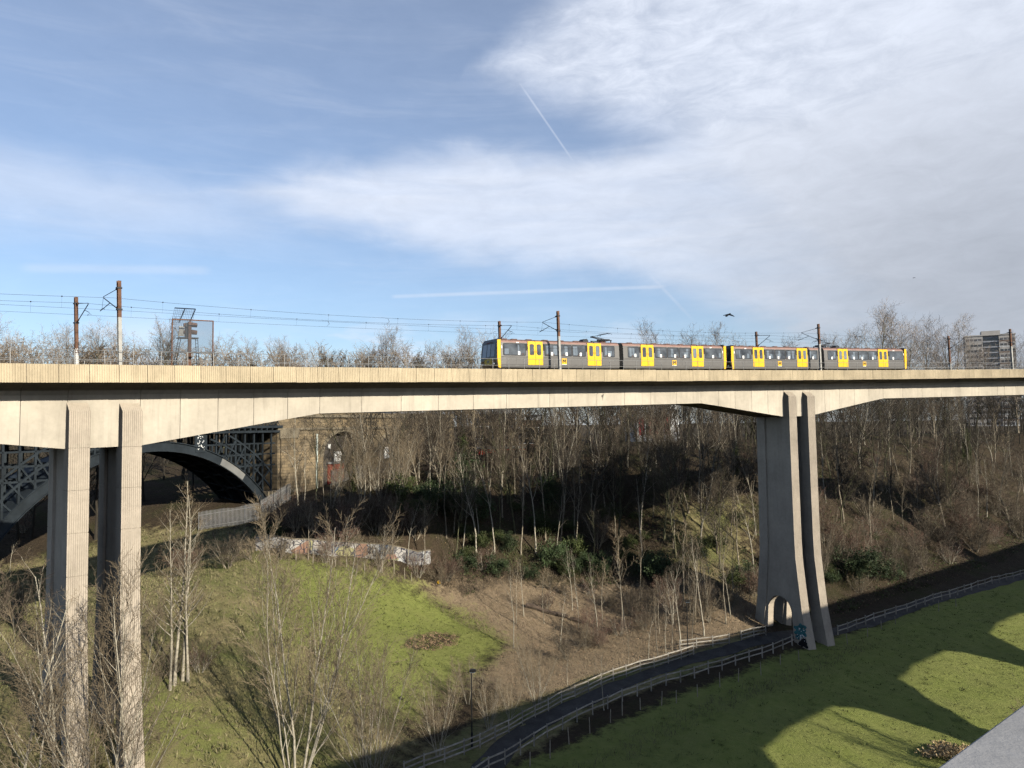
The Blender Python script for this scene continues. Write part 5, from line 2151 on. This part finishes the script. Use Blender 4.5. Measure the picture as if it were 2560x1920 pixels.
# saplings along the path and on the leafy slope
sap = [(1284, 1619, 1405, 'slim', 'leafless young tree standing alone at the meadow edge'), (1290, 1560, 1400, 'slim', ''), (1360, 1560, 1420, 'slim', ''), (1310, 1540, 1395, 'slim', ''), (1495, 1612, 1410, 'slim', ''), (1505, 1600, 1390, 'slim', ''),
       (1555, 1580, 1330, 'slim', ''), (1562, 1570, 1360, 'slim', ''), (1340, 1765, 1590, 'coppice', 'pale multi-stemmed sapling between meadow and path'), (1352, 1768, 1640, 'slim', ''), (1222, 1826, 1660, 'coppice', 'pale forked sapling left of the path above the fence'),
       (1095, 1890, 1660, 'coppice', 'thin bushy sapling at the left of the foreground path lamp'), (1510, 1775, 1610, 'slim', 'wavy pale sapling growing through the lawn-side fence'), (1570, 1668, 1560, 'slim', ''), (1622, 1650, 1520, 'slim', ''), (1645, 1645, 1480, 'slim', ''), (1665, 1640, 1500, 'slim', ''),
       (1680, 1636, 1460, 'slim', ''), (1703, 1610, 1410, 'slim', ''), (1730, 1600, 1440, 'slim', ''), (1760, 1590, 1330, 'slim', ''), (1815, 1560, 1330, 'slim', ''), (1420, 1720, 1620, 'slim', ''), (1485, 1700, 1620, 'slim', ''), (1170, 1760, 1640, 'coppice', ''), (1275, 1800, 1690, 'coppice', ''),
       (890, 1440, 1330, 'slim', ''), (838, 1412, 1340, 'slim', ''), (985, 1420, 1230, 'slim', 'crooked pale tree before the graffiti wall'), (1020, 1415, 1240, 'slim', ''), (770, 1400, 1250, 'slim', 'thin tree in front of the left end of the graffiti wall'), (955, 1430, 1300, 'slim', ''), (1060, 1430, 1250, 'slim', ''),
       (25, 1430, 1330, 'slim', 'pair-like thin pale sapling on the grass bank at far left')]
_sc = {}
for j, (px, py, tp, kd, lab) in enumerate(sorted(sap)):
    g = None
    if not lab:
        if py < 1460:
            lab, g = '%s bare sapling from the left rising before the graffiti wall', 'saplings before the graffiti wall'
        elif px > 1400:
            lab, g = '%s pale sapling from the left on the leafy slope above the path fence', 'saplings on the leafy slope'
        else:
            lab, g = '%s pale sapling from the left between the meadow and the path', 'saplings between meadow and path'
    if g:
        _sc[g] = _sc.get(g, -1) + 1
        lab = lab % nth(_sc[g])
    plant_px(kd, j, px, py, tp, lab, g, name='sapling')

_rs = np.random.default_rng(77)
_k = {}
for j in range(46):
    px, py = 1330 + 560 * _rs.random(), 0
    py = np.interp(px, [1330, 1500, 1700, 1900], [1470, 1475, 1480, 1490]) + _rs.random() ** 1.3 * np.interp(px, [1330, 1500, 1700, 1900], [200, 165, 110, 60])
    kd = ('slim', 'bush', 'thicket', 'slim', 'bush')[j % 5]
    hpx = {'slim': 120 + 90 * _rs.random(), 'bush': 45 + 35 * _rs.random(), 'thicket': 60 + 40 * _rs.random()}[kd]
    far = 'upper' if py < 1530 else 'lower'
    zone = 'left of the path lamp' if px < 1640 else 'between path lamp and tall pier'
    nm = {'slim': ('thin pale sapling', 'sapling', 'sapling'), 'bush': ('low tan twiggy bush', 'bare_bush', 'bush'), 'thicket': ('brown bramble thicket', 'bare_bush', 'bush')}[kd]
    lab = '%s on the %s leafy slope %s' % (nm[0], far, zone)
    plant_px(kd, j, px, py, py - hpx, lab, lab, name=nm[1], cat=nm[2])

# right-hand foreground: the trees whose twigs and shadow cross the lawn
plant('coppice', 2, 38.2, 53.0, 1.0, 'pale bare branches reaching in over the lawn at the right edge', rot=2.2)
plant('coppice', 0, 40.5, 41.0, 1.35, 'bare tree beyond the right edge whose branching shadow crosses the lawn', rot=1.0)
plant('coppice', 3, 80., 104., 1.0, 'twiggy bare tree above the fence at the right edge', rot=.5)

# the wooded bank
WOOD = []
rb_ = np.random.default_rng(21)


def scatter(n, t0, t1, s0, s1, gap, avoid=None):
    out = []
    tries = 0
    while len(out) < n and tries < n * 60:
        tries += 1
        t = t0 + (t1 - t0) * rb_.random()
        s = s0(t) + (s1(t) - s0(t)) * rb_.random()
        p = ts(t, s)
        if any((p[0] - a) ** 2 + (p[1] - b) ** 2 < gap * gap for a, b in WOOD + out):
            continue
        if avoid and avoid(p):
            continue
        out.append((p[0], p[1]))
    WOOD.extend(out)
    return out


def foot(t):
    return np.interp(t, [50, 58, 67, 79, 88, 95, 110, 240], [82, 82, 80, 68, 56, 53, 52, 52])


def crest(t):
    return np.interp(t, [50, 67, 79, 95, 240], [95, 96, 92, 86, 84])


def in_abut(p):
    q = p - A0
    return -40 < q @ AD < 48 and -2.0 < q @ AN < 12


def in_viaduct(p):
    # keep clear of the viaduct deck above
    d = np.hypot(_bx - p[0], _by - p[1])
    return d.min() < 7 and False


def bank_label(px, lit, pale):
    zones = ((1010, 'right of the stone abutment'), (1190, 'below the red shed'), (1330, 'right of the red shed'), (1480, 'below the white building'), (1640, 'right of the white building'), (1800, 'close left of the tall pier'), (1990, 'close right of the tall pier'), (2150, 'above the right-hand evergreens'), (2300, 'towards the right picture edge'), (2460, 'at the right picture edge'))
    z = [n for x0, n in zones if px >= x0 or x0 == 1010][-1]
    return '%s bare tree on the %s bank %s' % (pale, 'lower' if lit < .4 else 'upper', z)


cnt = 0
for (x, y) in scatter(112, 56, 96, foot, crest, 1.9, in_abut) + scatter(84, 90, 215, foot, crest, 2.7, in_abut):
    px = 1280 + 1835 * x / y
    u = rb_.random()
    lit = ((x * TN[0] + y * TN[1]) - foot(x * TD[0] + y * TD[1])) / 25
    kd = 'slim' if (u < .5 and lit < .6) else 'bank' if u < .85 else 'dense'
    sc = (.78 + .45 * rb_.random()) * (1.0 if kd != 'slim' else 1.3)
    pale = {'slim': ('slender pale-stemmed', 'slender grey-stemmed')[cnt % 4 % 2], 'bank': ('tall grey-barked', 'tall pale-barked', 'tall dark-barked')[cnt % 6 % 3], 'dense': 'bushy dark-crowned'}[kd]
    lab = bank_label(px, lit, pale)
    plant(kd, cnt, x, y, sc, lab, lab.replace(' bare tree', ' bare trees'))
    cnt += 1
# low bushes half hiding the graffiti wall
for j, (px, py) in enumerate(((700, 1398), (812, 1404), (948, 1424), (1045, 1440), (1120, 1450))):
    plant_px('bush' if j % 2 else 'thicket', j, px, py, py - 70 - 12 * (j % 3), '%s twiggy bush from the left before the graffiti wall' % nth(j), 'bushes before the graffiti wall', name='bare_bush', cat='bush')
# crest and plateau behind: a close far-off wood that reads as one mass
_lt = [Tree(900 + k, 13., r0=.15, first=.2, nb=(14, 5, 2), ang=(40, 42, 42), ratio=(.36, .46, .5), wob=.08, lev_max=3, twig=.030) for k in range(4)]
_lv = []
for t in _lt:
    _lv.append(t.arrays((0, 1, 2, 3)))
vv, ff, nn = [], [], 0
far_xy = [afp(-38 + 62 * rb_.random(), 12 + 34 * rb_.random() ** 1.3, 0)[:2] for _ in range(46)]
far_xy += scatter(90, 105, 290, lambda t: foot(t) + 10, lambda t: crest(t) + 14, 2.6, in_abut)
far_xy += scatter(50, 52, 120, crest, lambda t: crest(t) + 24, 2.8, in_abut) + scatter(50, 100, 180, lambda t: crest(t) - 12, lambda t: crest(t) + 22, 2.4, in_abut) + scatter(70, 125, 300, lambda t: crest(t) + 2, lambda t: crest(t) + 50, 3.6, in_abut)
for k, (x, y) in enumerate(far_xy):
    v_, f_ = _lv[k % 4]
    a_, sc = rb_.random() * 6.283, .85 + .4 * rb_.random()
    c_, s_ = math.cos(a_) * sc, math.sin(a_) * sc
    vv.append(np.c_[v_[:, 0] * c_ - v_[:, 1] * s_ + x, v_[:, 0] * s_ + v_[:, 1] * c_ + y, v_[:, 2] * sc + gz(x, y)])
    ff.append(f_ + nn)
    nn += len(v_)
o = bpy.data.objects.new('far_wood', quick_mesh('far_wood', np.concatenate(vv), np.concatenate(ff), mat('dark_wood_bark', (.040, .034, .025), .95, .35, .3)))  # shadow along the upper bank painted into this colour
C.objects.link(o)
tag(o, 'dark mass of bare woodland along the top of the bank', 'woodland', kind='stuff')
vv, ff, nn = [], [], 0
for k in range(95):
    px, Y = -60 + 1290 * (k + rb_.random()) / 95, 165 + 40 * rb_.random()
    x, y, _z = at(px, 1000, Y)
    tp = np.interp(px, [-60, 250, 420, 700, 1000, 1230], [876, 876, 884, 889, 893, 894]) + rb_.normal(0, 7)
    v_, f_ = _lv[k % 4]
    a_, sc = rb_.random() * 6.283, (px_ray(px, tp)[2] * Y - gz(x, y)) / 13.2
    c_, s_ = math.cos(a_) * sc * 1.25, math.sin(a_) * sc * 1.25
    vv.append(np.c_[v_[:, 0] * c_ - v_[:, 1] * s_ + x, v_[:, 0] * s_ + v_[:, 1] * c_ + y, v_[:, 2] * sc + gz(x, y)])
    ff.append(f_ + nn)
    nn += len(v_)
o = bpy.data.objects.new('far_treeline', quick_mesh('far_treeline', np.concatenate(vv), np.concatenate(ff), mat('tan_treeline_twigs', (.21, .165, .118), .95, .3, .15)))
C.objects.link(o)
tag(o, 'low tan line of distant bare trees behind the handrail left of the train', 'treeline', kind='stuff')
# in front of the stone abutment
for (px, py, tp, kd, lab) in ((745, 1262, 1040, 'bank', 'slender tree against the stone abutment beside the iron arch'), (790, 1255, 1035, 'bank', 'bare tree before the stone abutment left of the red doors'), (880, 1250, 990, 'dense', 'big ivy-footed bare tree in front of the red doors'), (925, 1250, 1030, 'bank', 'bare tree right of the red doors in the abutment'),
                              (975, 1245, 1010, 'bank', 'bare tree between the two blind arches of the abutment'), (1045, 1235, 1000, 'dense', 'dark forked tree before the second blind arch'), (1075, 1240, 1010, 'bank', 'tall tree at the right end of the stone abutment'), (1110, 1240, 1000, 'dense', ''), (1150, 1235, 1000, 'bank', ''), (1180, 1240, 1010, 'dense', ''), (850, 1265, 1080, 'slim', ''), (810, 1270, 1100, 'slim', ''), (760, 1275, 1110, 'slim', ''), (1010, 1260, 1090, 'slim', ''),
                              (1215, 1250, 1010, 'bank', ''), (1250, 1230, 1000, 'dense', ''), (1130, 1270, 1060, 'bank', ''), (905, 1258, 1040, 'coppice', ''), (955, 1255, 1040, 'coppice', ''), (1000, 1252, 1035, 'coppice', ''), (828, 1268, 1085, 'coppice', '')):
    g = None
    if not lab:
        _sc['ab'] = _sc.get('ab', -1) + 1
        lab, g = '%s further bare tree crowding the ground before the stone abutment' % nth(_sc['ab']), 'trees before the stone abutment'
    plant_px(kd, cnt, px, py, tp, lab, g)
    cnt += 1
# scrubby undergrowth below the abutment and on the bank
for (x, y) in scatter(75, 56, 185, lambda t: foot(t) - 3, lambda t: foot(t) + 20, 2.4, in_abut):
    kd = 'thicket' if rb_.random() < .55 else 'bush'
    lab = bank_label(1280 + 1835 * x / y, ((x * TN[0] + y * TN[1]) - foot(x * TD[0] + y * TD[1])) / 25, 'brown' if kd == 'thicket' else 'low reddish').replace('bare tree', 'scrub bush')
    plant(kd, cnt, x, y, .8 + .7 * rb_.random(), lab, lab, name='bare_bush', cat='bush')
    cnt += 1
for j, (px, py, tp) in enumerate(((700, 1330, 1230), (740, 1330, 1235), (790, 1335, 1225), (840, 1335, 1235), (890, 1330, 1230), (940, 1335, 1225), (990, 1340, 1230), (1040, 1345, 1240), (680, 1325, 1260), (765, 1300, 1215), (865, 1300, 1200), (960, 1300, 1195))):
    plant_px('thicket', cnt, px, py, tp, '%s dark scrub bush growing on the shaded slope above the graffiti wall' % nth(j), 'scrub above the graffiti wall', name='bare_bush', cat='bush')
    cnt += 1
# trees behind the iron arch
for j, (px, Y, tp) in enumerate(((-20, 112, 1060), (60, 118, 1080), (140, 116, 1070), (250, 122, 1090), (380, 128, 1090), (410, 122, 1110), (460, 130, 1080))):
    plant_px('dense', cnt, px, 1250, tp, '%s dark bare tree from the left seen through the iron arch' % nth(j), 'trees behind the iron arch', Y=float(Y))
    cnt += 1
# tree line above the deck
sky_l = [(-30, 830, 175), (20, 845, 180), (75, 850, 190), (110, 838, 185), (165, 835, 175), (240, 815, 180), (275, 850, 190), (330, 860, 200), (375, 822, 175), (420, 870, 200), (470, 880, 205), (530, 880, 210), (580, 868, 200), (640, 880, 210), (690, 868, 200), (715, 872, 205), (760, 885, 215), (800, 888, 215), (850, 885, 210), (905, 880, 205),
         (950, 868, 190), (975, 862, 185), (1010, 885, 215), (1060, 870, 205), (1110, 890, 220), (1150, 860, 190), (1180, 840, 178), (1205, 835, 180), (1230, 870, 200)]
for j, (px, tp, Y) in enumerate(sky_l):
    plant_px('sky', cnt, px, 1080, tp, '%s bare skyline tree from the left edge beyond the viaduct' % nth(j), 'skyline trees left of the train', Y=float(Y))
    cnt += 1
for j, (px, tp, Y) in enumerate(((1620, 835, 215), (1720, 838, 215), (1790, 845, 220), (1850, 850, 225), (1960, 858, 230))):
    plant_px('sky', cnt, px, 1080, tp, '%s bare treetop from the left showing over the train roof' % nth(j), 'treetops over the train roof', Y=float(Y))
    cnt += 1
for px, tp, Y, lab in ((2150, 825, 205, 'broad bare tree behind the tail of the train'), (2200, 795, 200, 'tallest bare tree on the skyline right of the train'), (2245, 792, 205, 'tall bare tree beside the tallest one right of the train'), (2285, 830, 205, 'bare tree at the right flank of the tall skyline group'), (2110, 855, 215, 'lower bare tree behind the trailing car roof'),
                       (2335, 832, 210, 'upright bare tree between the skyline group and the mast'), (2360, 850, 215, 'slender bare tree behind the dark far mast'), (2405, 830, 215, 'bare tree standing before the left side of the tower block'), (2440, 880, 230, 'bare tree covering the tower block foot'), (2490, 885, 230, 'brownish tree in front of the tower block right wing'), (2545, 862, 220, 'bare tree at the right picture edge above the deck'), (2590, 850, 215, 'bare tree just beyond the right picture edge')):
    plant_px('sky', cnt, px, 1080, tp, lab, Y=float(Y))
    cnt += 1
# low brown hedge mass over the far parapet
for j, (px, tp, Y) in enumerate(((60, 880, 165), (180, 868, 165), (230, 880, 165), (400, 868, 160), (440, 880, 162), (560, 895, 165), (780, 886, 160), (830, 890, 160), (870, 892, 160), (930, 882, 165), (1000, 895, 165), (1050, 892, 160), (1080, 898, 160), (1150, 898, 165))):
    plant_px('dense', cnt, px, 1080, tp, '%s low brown crown from the left over the far handrail' % nth(j), 'low crowns over the far handrail', Y=float(Y), name='bare_tree')
    cnt += 1

# ------------------------------------------------------------------ evergreen bushes
leaf_m = [mat('holly_leaves', (.020, .030, .014), .6, .4, 1.2, tint=(.050, .072, .028), spec=.25, rand=.35), mat('ivy_leaves', (.034, .048, .016), .6, .4, 1.2, tint=(.060, .072, .024), spec=.2, rand=.35)]


def leaf_mesh(seed, n, size, shape, mt):
    r = np.random.default_rng(seed)
    # clumps of leaves spread through the crown volume
    nc = 26
    cc = r.normal(0, 1, (nc, 3))
    cc /= np.linalg.norm(cc, axis=1)[:, None]
    cc *= (r.random((nc, 1)) ** .45) * .92
    k = r.integers(0, nc, n)
    p = cc[k] + r.normal(0, .15, (n, 3))
    p *= np.array(shape) * .5
    p[:, 2] = np.abs(p[:, 2] + shape[2] * .5)
    a = r.normal(0, 1, (n, 3))
    a /= np.linalg.norm(a, axis=1)[:, None]
    b = np.cross(a, r.normal(0, 1, (n, 3)))
    b /= np.linalg.norm(b, axis=1)[:, None] + 1e-9
    s = size * (.6 + .8 * r.random((n, 1)))
    v = np.stack([p - a * s, p + b * s * .45, p + a * s, p - b * s * .45], 1).reshape(-1, 3)
    f = np.arange(4 * n).reshape(n, 4)
    m_ = bpy.data.meshes.new('foliage')
    m_.from_pydata(v.tolist(), [], f.tolist())
    m_.materials.append(mt)
    return m_


LEAF = [leaf_mesh(1, 3600, .10, (4.2, 4.2, 3.6), leaf_m[0]), leaf_mesh(2, 3600, .10, (4.6, 4.0, 4.4), leaf_m[0]), leaf_mesh(3, 3000, .095, (4, 4, 2.8), leaf_m[1]), leaf_mesh(4, 2400, .12, (1.5, 1.5, 8.5), leaf_m[1])]
_st = MB()
for k in range(5):
    a = k * 1.26
    _st.tube([(0.1 * math.cos(a), .1 * math.sin(a), -.3), (.5 * math.cos(a), .5 * math.sin(a), 1.2), (1.1 * math.cos(a), 1.1 * math.sin(a), 2.6)], [.06, .045, .02], 5)
stem_me = _st.build('stem', bark_dark, data_only=True)


def evergreen(px, py, k, sc, label, group=None, name='evergreen_bush'):
    p = hit(px, py)
    o = thing(name, label, 'bush', (p[0], p[1], p[2] - .1), group)
    o.rotation_euler = (0, 0, rng.random() * 6.28)
    sc *= .62 + .55 * rng.random()
    o.scale = (sc * (.9 + .3 * rng.random()), sc, sc * (.85 + .3 * rng.random()))
    for nm, me_ in (('foliage', LEAF[k]), ('stem', stem_me)):
        c = bpy.data.objects.new(nm, me_)
        C.objects.link(c)
        c.parent = o


ev = [(1165, 1430, 0, .9), (1245, 1440, 0, 1.0), (1330, 1450, 0, .9), (1270, 1385, 1, 1.1), (1200, 1370, 2, 1.2), (1380, 1415, 0, 1.0), (1430, 1440, 0, 1.0), (1470, 1430, 1, .9), (1440, 1390, 2, 1.0), (1500, 1440, 0, .9), (1640, 1455, 0, 1.0), (1680, 1460, 1, 1.1), (1710, 1430, 0, .9), (1840, 1470, 2, .9), (1860, 1450, 0, .9),
      (2110, 1440, 0, 1.0), (2150, 1460, 1, 1.2), (2190, 1450, 0, 1.1), (2230, 1455, 1, 1.0), (2250, 1430, 2, 1.1), (2080, 1460, 0, .9), (1350, 1340, 2, 1.2), (1420, 1330, 2, 1.1), (1010, 1290, 2, 1.4), (1070, 1300, 1, 1.4), (1120, 1290, 0, 1.4), (1150, 1260, 1, 1.5), (1060, 1260, 0, 1.4), (1000, 1250, 2, 1.2), (1190, 1310, 1, 1.2), (1560, 1400, 2, 1.0), (1610, 1350, 2, 1.0), (1740, 1390, 2, .9), (1520, 1300, 2, 1.2), (1380, 1280, 1, 1.2), (680, 1345, 2, .8), (1790, 1370, 2, .9)]
ev += [(px + rng.normal(0, 45), py - 35 + rng.normal(0, 30), 2, .7) for px, py, k, sc in ev if py > 1330 and px > 1120]
for px, py, k, sc in ev:
    if px < 1200 and py < 1330:
        lg = ('dark evergreen bush shading the slope below the stone abutment', 'evergreens below the abutment')
    elif px < 1900:
        zn = 'right of the graffiti wall' if px < 1300 else 'below the white building' if px < 1560 else 'close left of the tall pier'
        lg = ('%s green bush on the lower bank %s' % (('dark holly-like', 'tall dark', 'paler ivy-like', 'ivy')[k], zn), 'evergreens on the lower bank ' + zn + (' a', ' b', ' c', ' d')[k])
    else:
        lg = ('glossy dark green bush at the foot of the bank right of the tall pier', 'evergreens right of the tall pier')
    evergreen(px, py, k, sc, *lg)
for px, py, lab in ((1715, 1260, 'tall tree trunk wrapped in dark ivy on the bank'), (885, 1250, 'ivy-covered trunk before the red doors'), (1160, 1270, 'ivy-covered trunk right of the stone abutment'), (1840, 1220, 'ivy-covered trunk just left of the tall pier'), (2420, 1180, 'ivy-covered trunk on the right-hand bank')):
    evergreen(px, py, 3, 1.1, lab, None, 'ivy_clad_trunk')

# ------------------------------------------------------------------ ground cover nobody could count
def stalks(name, n, sampler, h, mt, label, cat, seed, rad=.012, arch=.5):
    r = np.random.default_rng(seed)
    xy = sampler(r, n)
    n = len(xy)
    z = ground(xy[:, 0], xy[:, 1])
    hh = h * (.4 + .9 * r.random(n))
    a = r.random(n) * 6.283
    b = arch * (.3 + r.random(n))
    p0 = np.c_[xy, z - .05]
    p1 = p0 + np.c_[np.cos(a) * b * hh * .5, np.sin(a) * b * hh * .5, hh * .75]
    p2 = p0 + np.c_[np.cos(a) * b * hh * 1.3, np.sin(a) * b * hh * 1.3, hh * (1 - .3 * b)]
    th = np.arange(3) * 2.0944
    ring = np.c_[np.cos(th), np.sin(th), th * 0]
    v = np.stack([p[:, None, :] + ring[None] * w for p, w in ((p0, rad), (p1, rad * .8), (p2, rad * .4))], 1).reshape(-1, 3)
    base = (np.arange(n) * 9)[:, None]
    q = []
    for k in range(2):
        for j in range(3):
            q.append([k * 3 + j, k * 3 + (j + 1) % 3, k * 3 + 3 + (j + 1) % 3, k * 3 + 3 + j])
    f = (base[:, None, :] + np.array(q)[None]).reshape(-1, 4)
    m_ = bpy.data.meshes.new(name)
    m_.from_pydata(v.tolist(), [], f.tolist())
    m_.materials.append(mt)
    o = bpy.data.objects.new(name, m_)
    C.objects.link(o)
    tag(o, label, cat, kind='stuff')


def on_bank(r, n):
    t = 54 + 130 * r.random(n) ** 1.3
    s = np.array([foot(k) for k in t]) - 5 + 30 * r.random(n) ** 1.2
    p = t[:, None] * TD + s[:, None] * TN
    q = p - A0
    ok = ~((q @ AD > -40) & (q @ AD < 48) & (q @ AN > -1))
    return p[ok]


def in_poly(poly):
    P = np.array(poly)
    lo, hi = P.min(0), P.max(0)

    def f(r, n):
        q = lo + (hi - lo) * r.random((n * 3, 2))
        k = poly_mask(q[:, 0], q[:, 1], poly, .01) > .5
        return q[k][:n]
    return f


stalks('bramble_undergrowth', 22000, on_bank, 1.1, twig_brown, 'tangled brown bramble stems covering the wooded bank', 'undergrowth', 5, .013, .9)
stalks('dead_grass', 16000, in_poly(gpoly([(1040, 1470), (1240, 1450), (1900, 1500), (1900, 1580), (1500, 1690), (1330, 1760), (1200, 1700), (1270, 1610)])), .60, twig_tan, 'dry bent stalks scattered over the leafy slope', 'undergrowth', 6, .009, 1.0)
stalks('long_grass', 14000, in_poly(hillside), .28, mat('straw_grass', (.23, .20, .10), .95, .3, .8, tint=(.17, .20, .06)), 'long yellowish grass on the hillside round the left pier', 'grass', 8, .012, .9)
stalks('hedge_bottom', 2600, in_poly(gpoly([(640, 1400), (860, 1425), (1040, 1462), (1050, 1440), (880, 1400), (660, 1380)])), .7, twig_tan, 'dry weeds along the top edge of the meadow', 'weeds', 9, .012, .7)
stalks('fence_weeds', 5000, in_poly([tuple(ts(a, b)) for a, b in ((20, 38.5), (60, 39.5), (84, 39.5), (84, 41.5), (60, 41.8), (20, 41))] ), .55, twig_brown, 'dead weeds along the lawn-side fence', 'weeds', 10, .011, .9)

r_ = np.random.default_rng(31)      # fallen leaves
xy = np.concatenate([in_poly(gpoly([(1000, 1620), (1040, 1588), (1090, 1580), (1150, 1586), (1145, 1612), (1080, 1628)]))(r_, 1600), on_bank(r_, 9000),
                     in_poly(gpoly([(1080, 1490), (1240, 1470), (1900, 1500), (1900, 1580), (1500, 1670), (1330, 1740), (1200, 1700), (1270, 1610)]))(r_, 6000)])
n = len(xy)
p = np.c_[xy, ground(xy[:, 0], xy[:, 1]) + .03 + .05 * r_.random(n)]
a = r_.normal(0, 1, (n, 3)) * (1, 1, .5)
a /= np.linalg.norm(a, axis=1)[:, None]
b = np.cross(a, (0, 0, 1)) + r_.normal(0, .3, (n, 3))
b /= np.linalg.norm(b, axis=1)[:, None]
s = .05 + .06 * r_.random((n, 1))
v = np.stack([p - a * s, p + b * s * .6, p + a * s, p - b * s * .6], 1).reshape(-1, 3)
m_ = bpy.data.meshes.new('fallen_leaves')
m_.from_pydata(v.tolist(), [], np.arange(4 * n).reshape(n, 4).tolist())
m_.materials.append(mat('dead_leaves', (.20, .12, .07), .95, .45, 5., tint=(.32, .22, .13)))
o = bpy.data.objects.new('fallen_leaves', m_)
C.objects.link(o)
tag(o, 'brown fallen leaves scattered over bank and meadow patch', 'leaves', kind='stuff')

xy = on_bank(r_, 30000)
xy = xy[(np.sin(xy[:, 0] * .55 + 2 * np.sin(xy[:, 1] * .23)) * np.sin(xy[:, 1] * .47 + xy[:, 0] * .2) > .12)]
n = len(xy)
p = np.c_[xy, ground(xy[:, 0], xy[:, 1]) + .05 + .45 * r_.random(n) ** 2]
a = r_.normal(0, 1, (n, 3))
a /= np.linalg.norm(a, axis=1)[:, None]
b = np.cross(a, r_.normal(0, 1, (n, 3)))
b /= np.linalg.norm(b, axis=1)[:, None]
s = .09 + .09 * r_.random((n, 1))
v = np.stack([p - a * s, p + b * s * .7, p + a * s, p - b * s * .7], 1).reshape(-1, 3)
o = bpy.data.objects.new('ivy_carpet', quick_mesh('ivy_carpet', v, np.arange(4 * n).reshape(n, 4), leaf_m[1]))
C.objects.link(o)
tag(o, 'dark green ivy and bramble leaves carpeting patches of the bank', 'ground cover', kind='stuff')

# fallen trunks and brushwood
for (x0, y0, x1, y1, rad, lab) in ((1314, 1518, 1420, 1548, .34, 'long dark fallen trunk lying across the leafy slope'), (1425, 1550, 1530, 1582, .24, 'lower brushy end of the fallen wood on the slope'), (1880, 1585, 1905, 1592, .09, 'pale broken branch leaning beside the tall pier')):
    a, b = hit(x0, y0), hit(x1, y1)
    mb = MB()
    q = [a + (b - a) * u + (0, 0, rad * .8 + .08 * math.sin(u * 9)) for u in np.linspace(0, 1, 7)]
    mb.tube(q, np.linspace(rad, rad * .6, 7), 7)
    for u in np.linspace(.1, .95, 16):
        c = a + (b - a) * u
        d = r_.normal(0, .5, 3) + (b - a) / np.linalg.norm(b - a)
        mb.tube([c + (0, 0, rad), c + d * .8 + (0, 0, .4 + .4 * r_.random())], [.03, .012], 4)
    tag(mb.build('fallen_trunk', mat('rotting_log', (.085, .062, .045), .95, .35, 3., fine=.3)), lab, 'log')
p = hit(1097, 1459)
mb = MB()
mb.prism([(-.2, 0), (.2, 0), (.22, .2), (.1, .38), (-.08, .4), (-.22, .22)], 1, -.15, .15)
o = mb.build('yellow_bag', yellow_t, None, lambda v: np.asarray(v) + p)
tag(o, 'small bright yellow bag lying at the end of the meadow', 'bag')
# russet heap below the coping
p = hit(2372, 1893)
o = bpy.data.objects.new('leaf_heap', leaf_mesh(9, 2500, .10, (4.5, 2.6, 1.1), mat('russet_leaves', (.30, .17, .07), .9, .4, 3., tint=(.48, .36, .2))))
C.objects.link(o)
o.location = p
tag(o, 'heap of russet dead leaves on the lawn below the grey coping', 'leaf heap')

# tufts standing proud of the mown grass
def tufts(name, n, sampler, mt, label, seed, h=.16):
    r = np.random.default_rng(seed)
    xy = sampler(r, n)
    k = len(xy)
    nb = 7
    base = np.repeat(np.c_[xy, ground(xy[:, 0], xy[:, 1]) - .02], nb, 0)
    sz = np.repeat(.5 + r.random(k) ** 2 * 1.3, nb)
    off = r.normal(0, .07, (k * nb, 2)) * sz[:, None]
    p = base + np.c_[off, np.zeros(k * nb)]
    a = r.random(k * nb) * 6.283
    w = np.c_[np.cos(a), np.sin(a), a * 0] * (.03 * sz)[:, None]
    tip = p + np.c_[off * 1.2 + r.normal(0, .05, (k * nb, 2)), h * sz * (.5 + r.random(k * nb))]
    v = np.stack([p - w, p + w, tip + w * .3, tip - w * .3], 1).reshape(-1, 3)
    o = bpy.data.objects.new(name, quick_mesh(name, v, np.arange(4 * k * nb).reshape(-1, 4), mt))
    C.objects.link(o)
    tag(o, label, 'grass', kind='stuff')


tuft_m = mat('grass_tufts', (.105, .122, .032), .95, .3, 2., tint=(.165, .175, .055))
tufts('lawn_tufts', 6000, in_poly([tuple(ts(a, b)) for a, b in ((30, 14), (30, 42), (60, 43), (110, 42.4), (125, 41), (125, 14))]), tuft_m, 'uneven grass tufts and worm casts on the lawn below the path', 41, .075)
tufts('meadow_tufts', 4500, in_poly(meadow), tuft_m, 'uneven grass tufts on the sunlit meadow', 42, .07)
tufts('hill_tufts', 9000, in_poly(hillside), mat('pale_tufts', (.13, .125, .05), .95, .4, 2., tint=(.24, .21, .11)), 'pale rough tufts on the hillside', 43, .16)
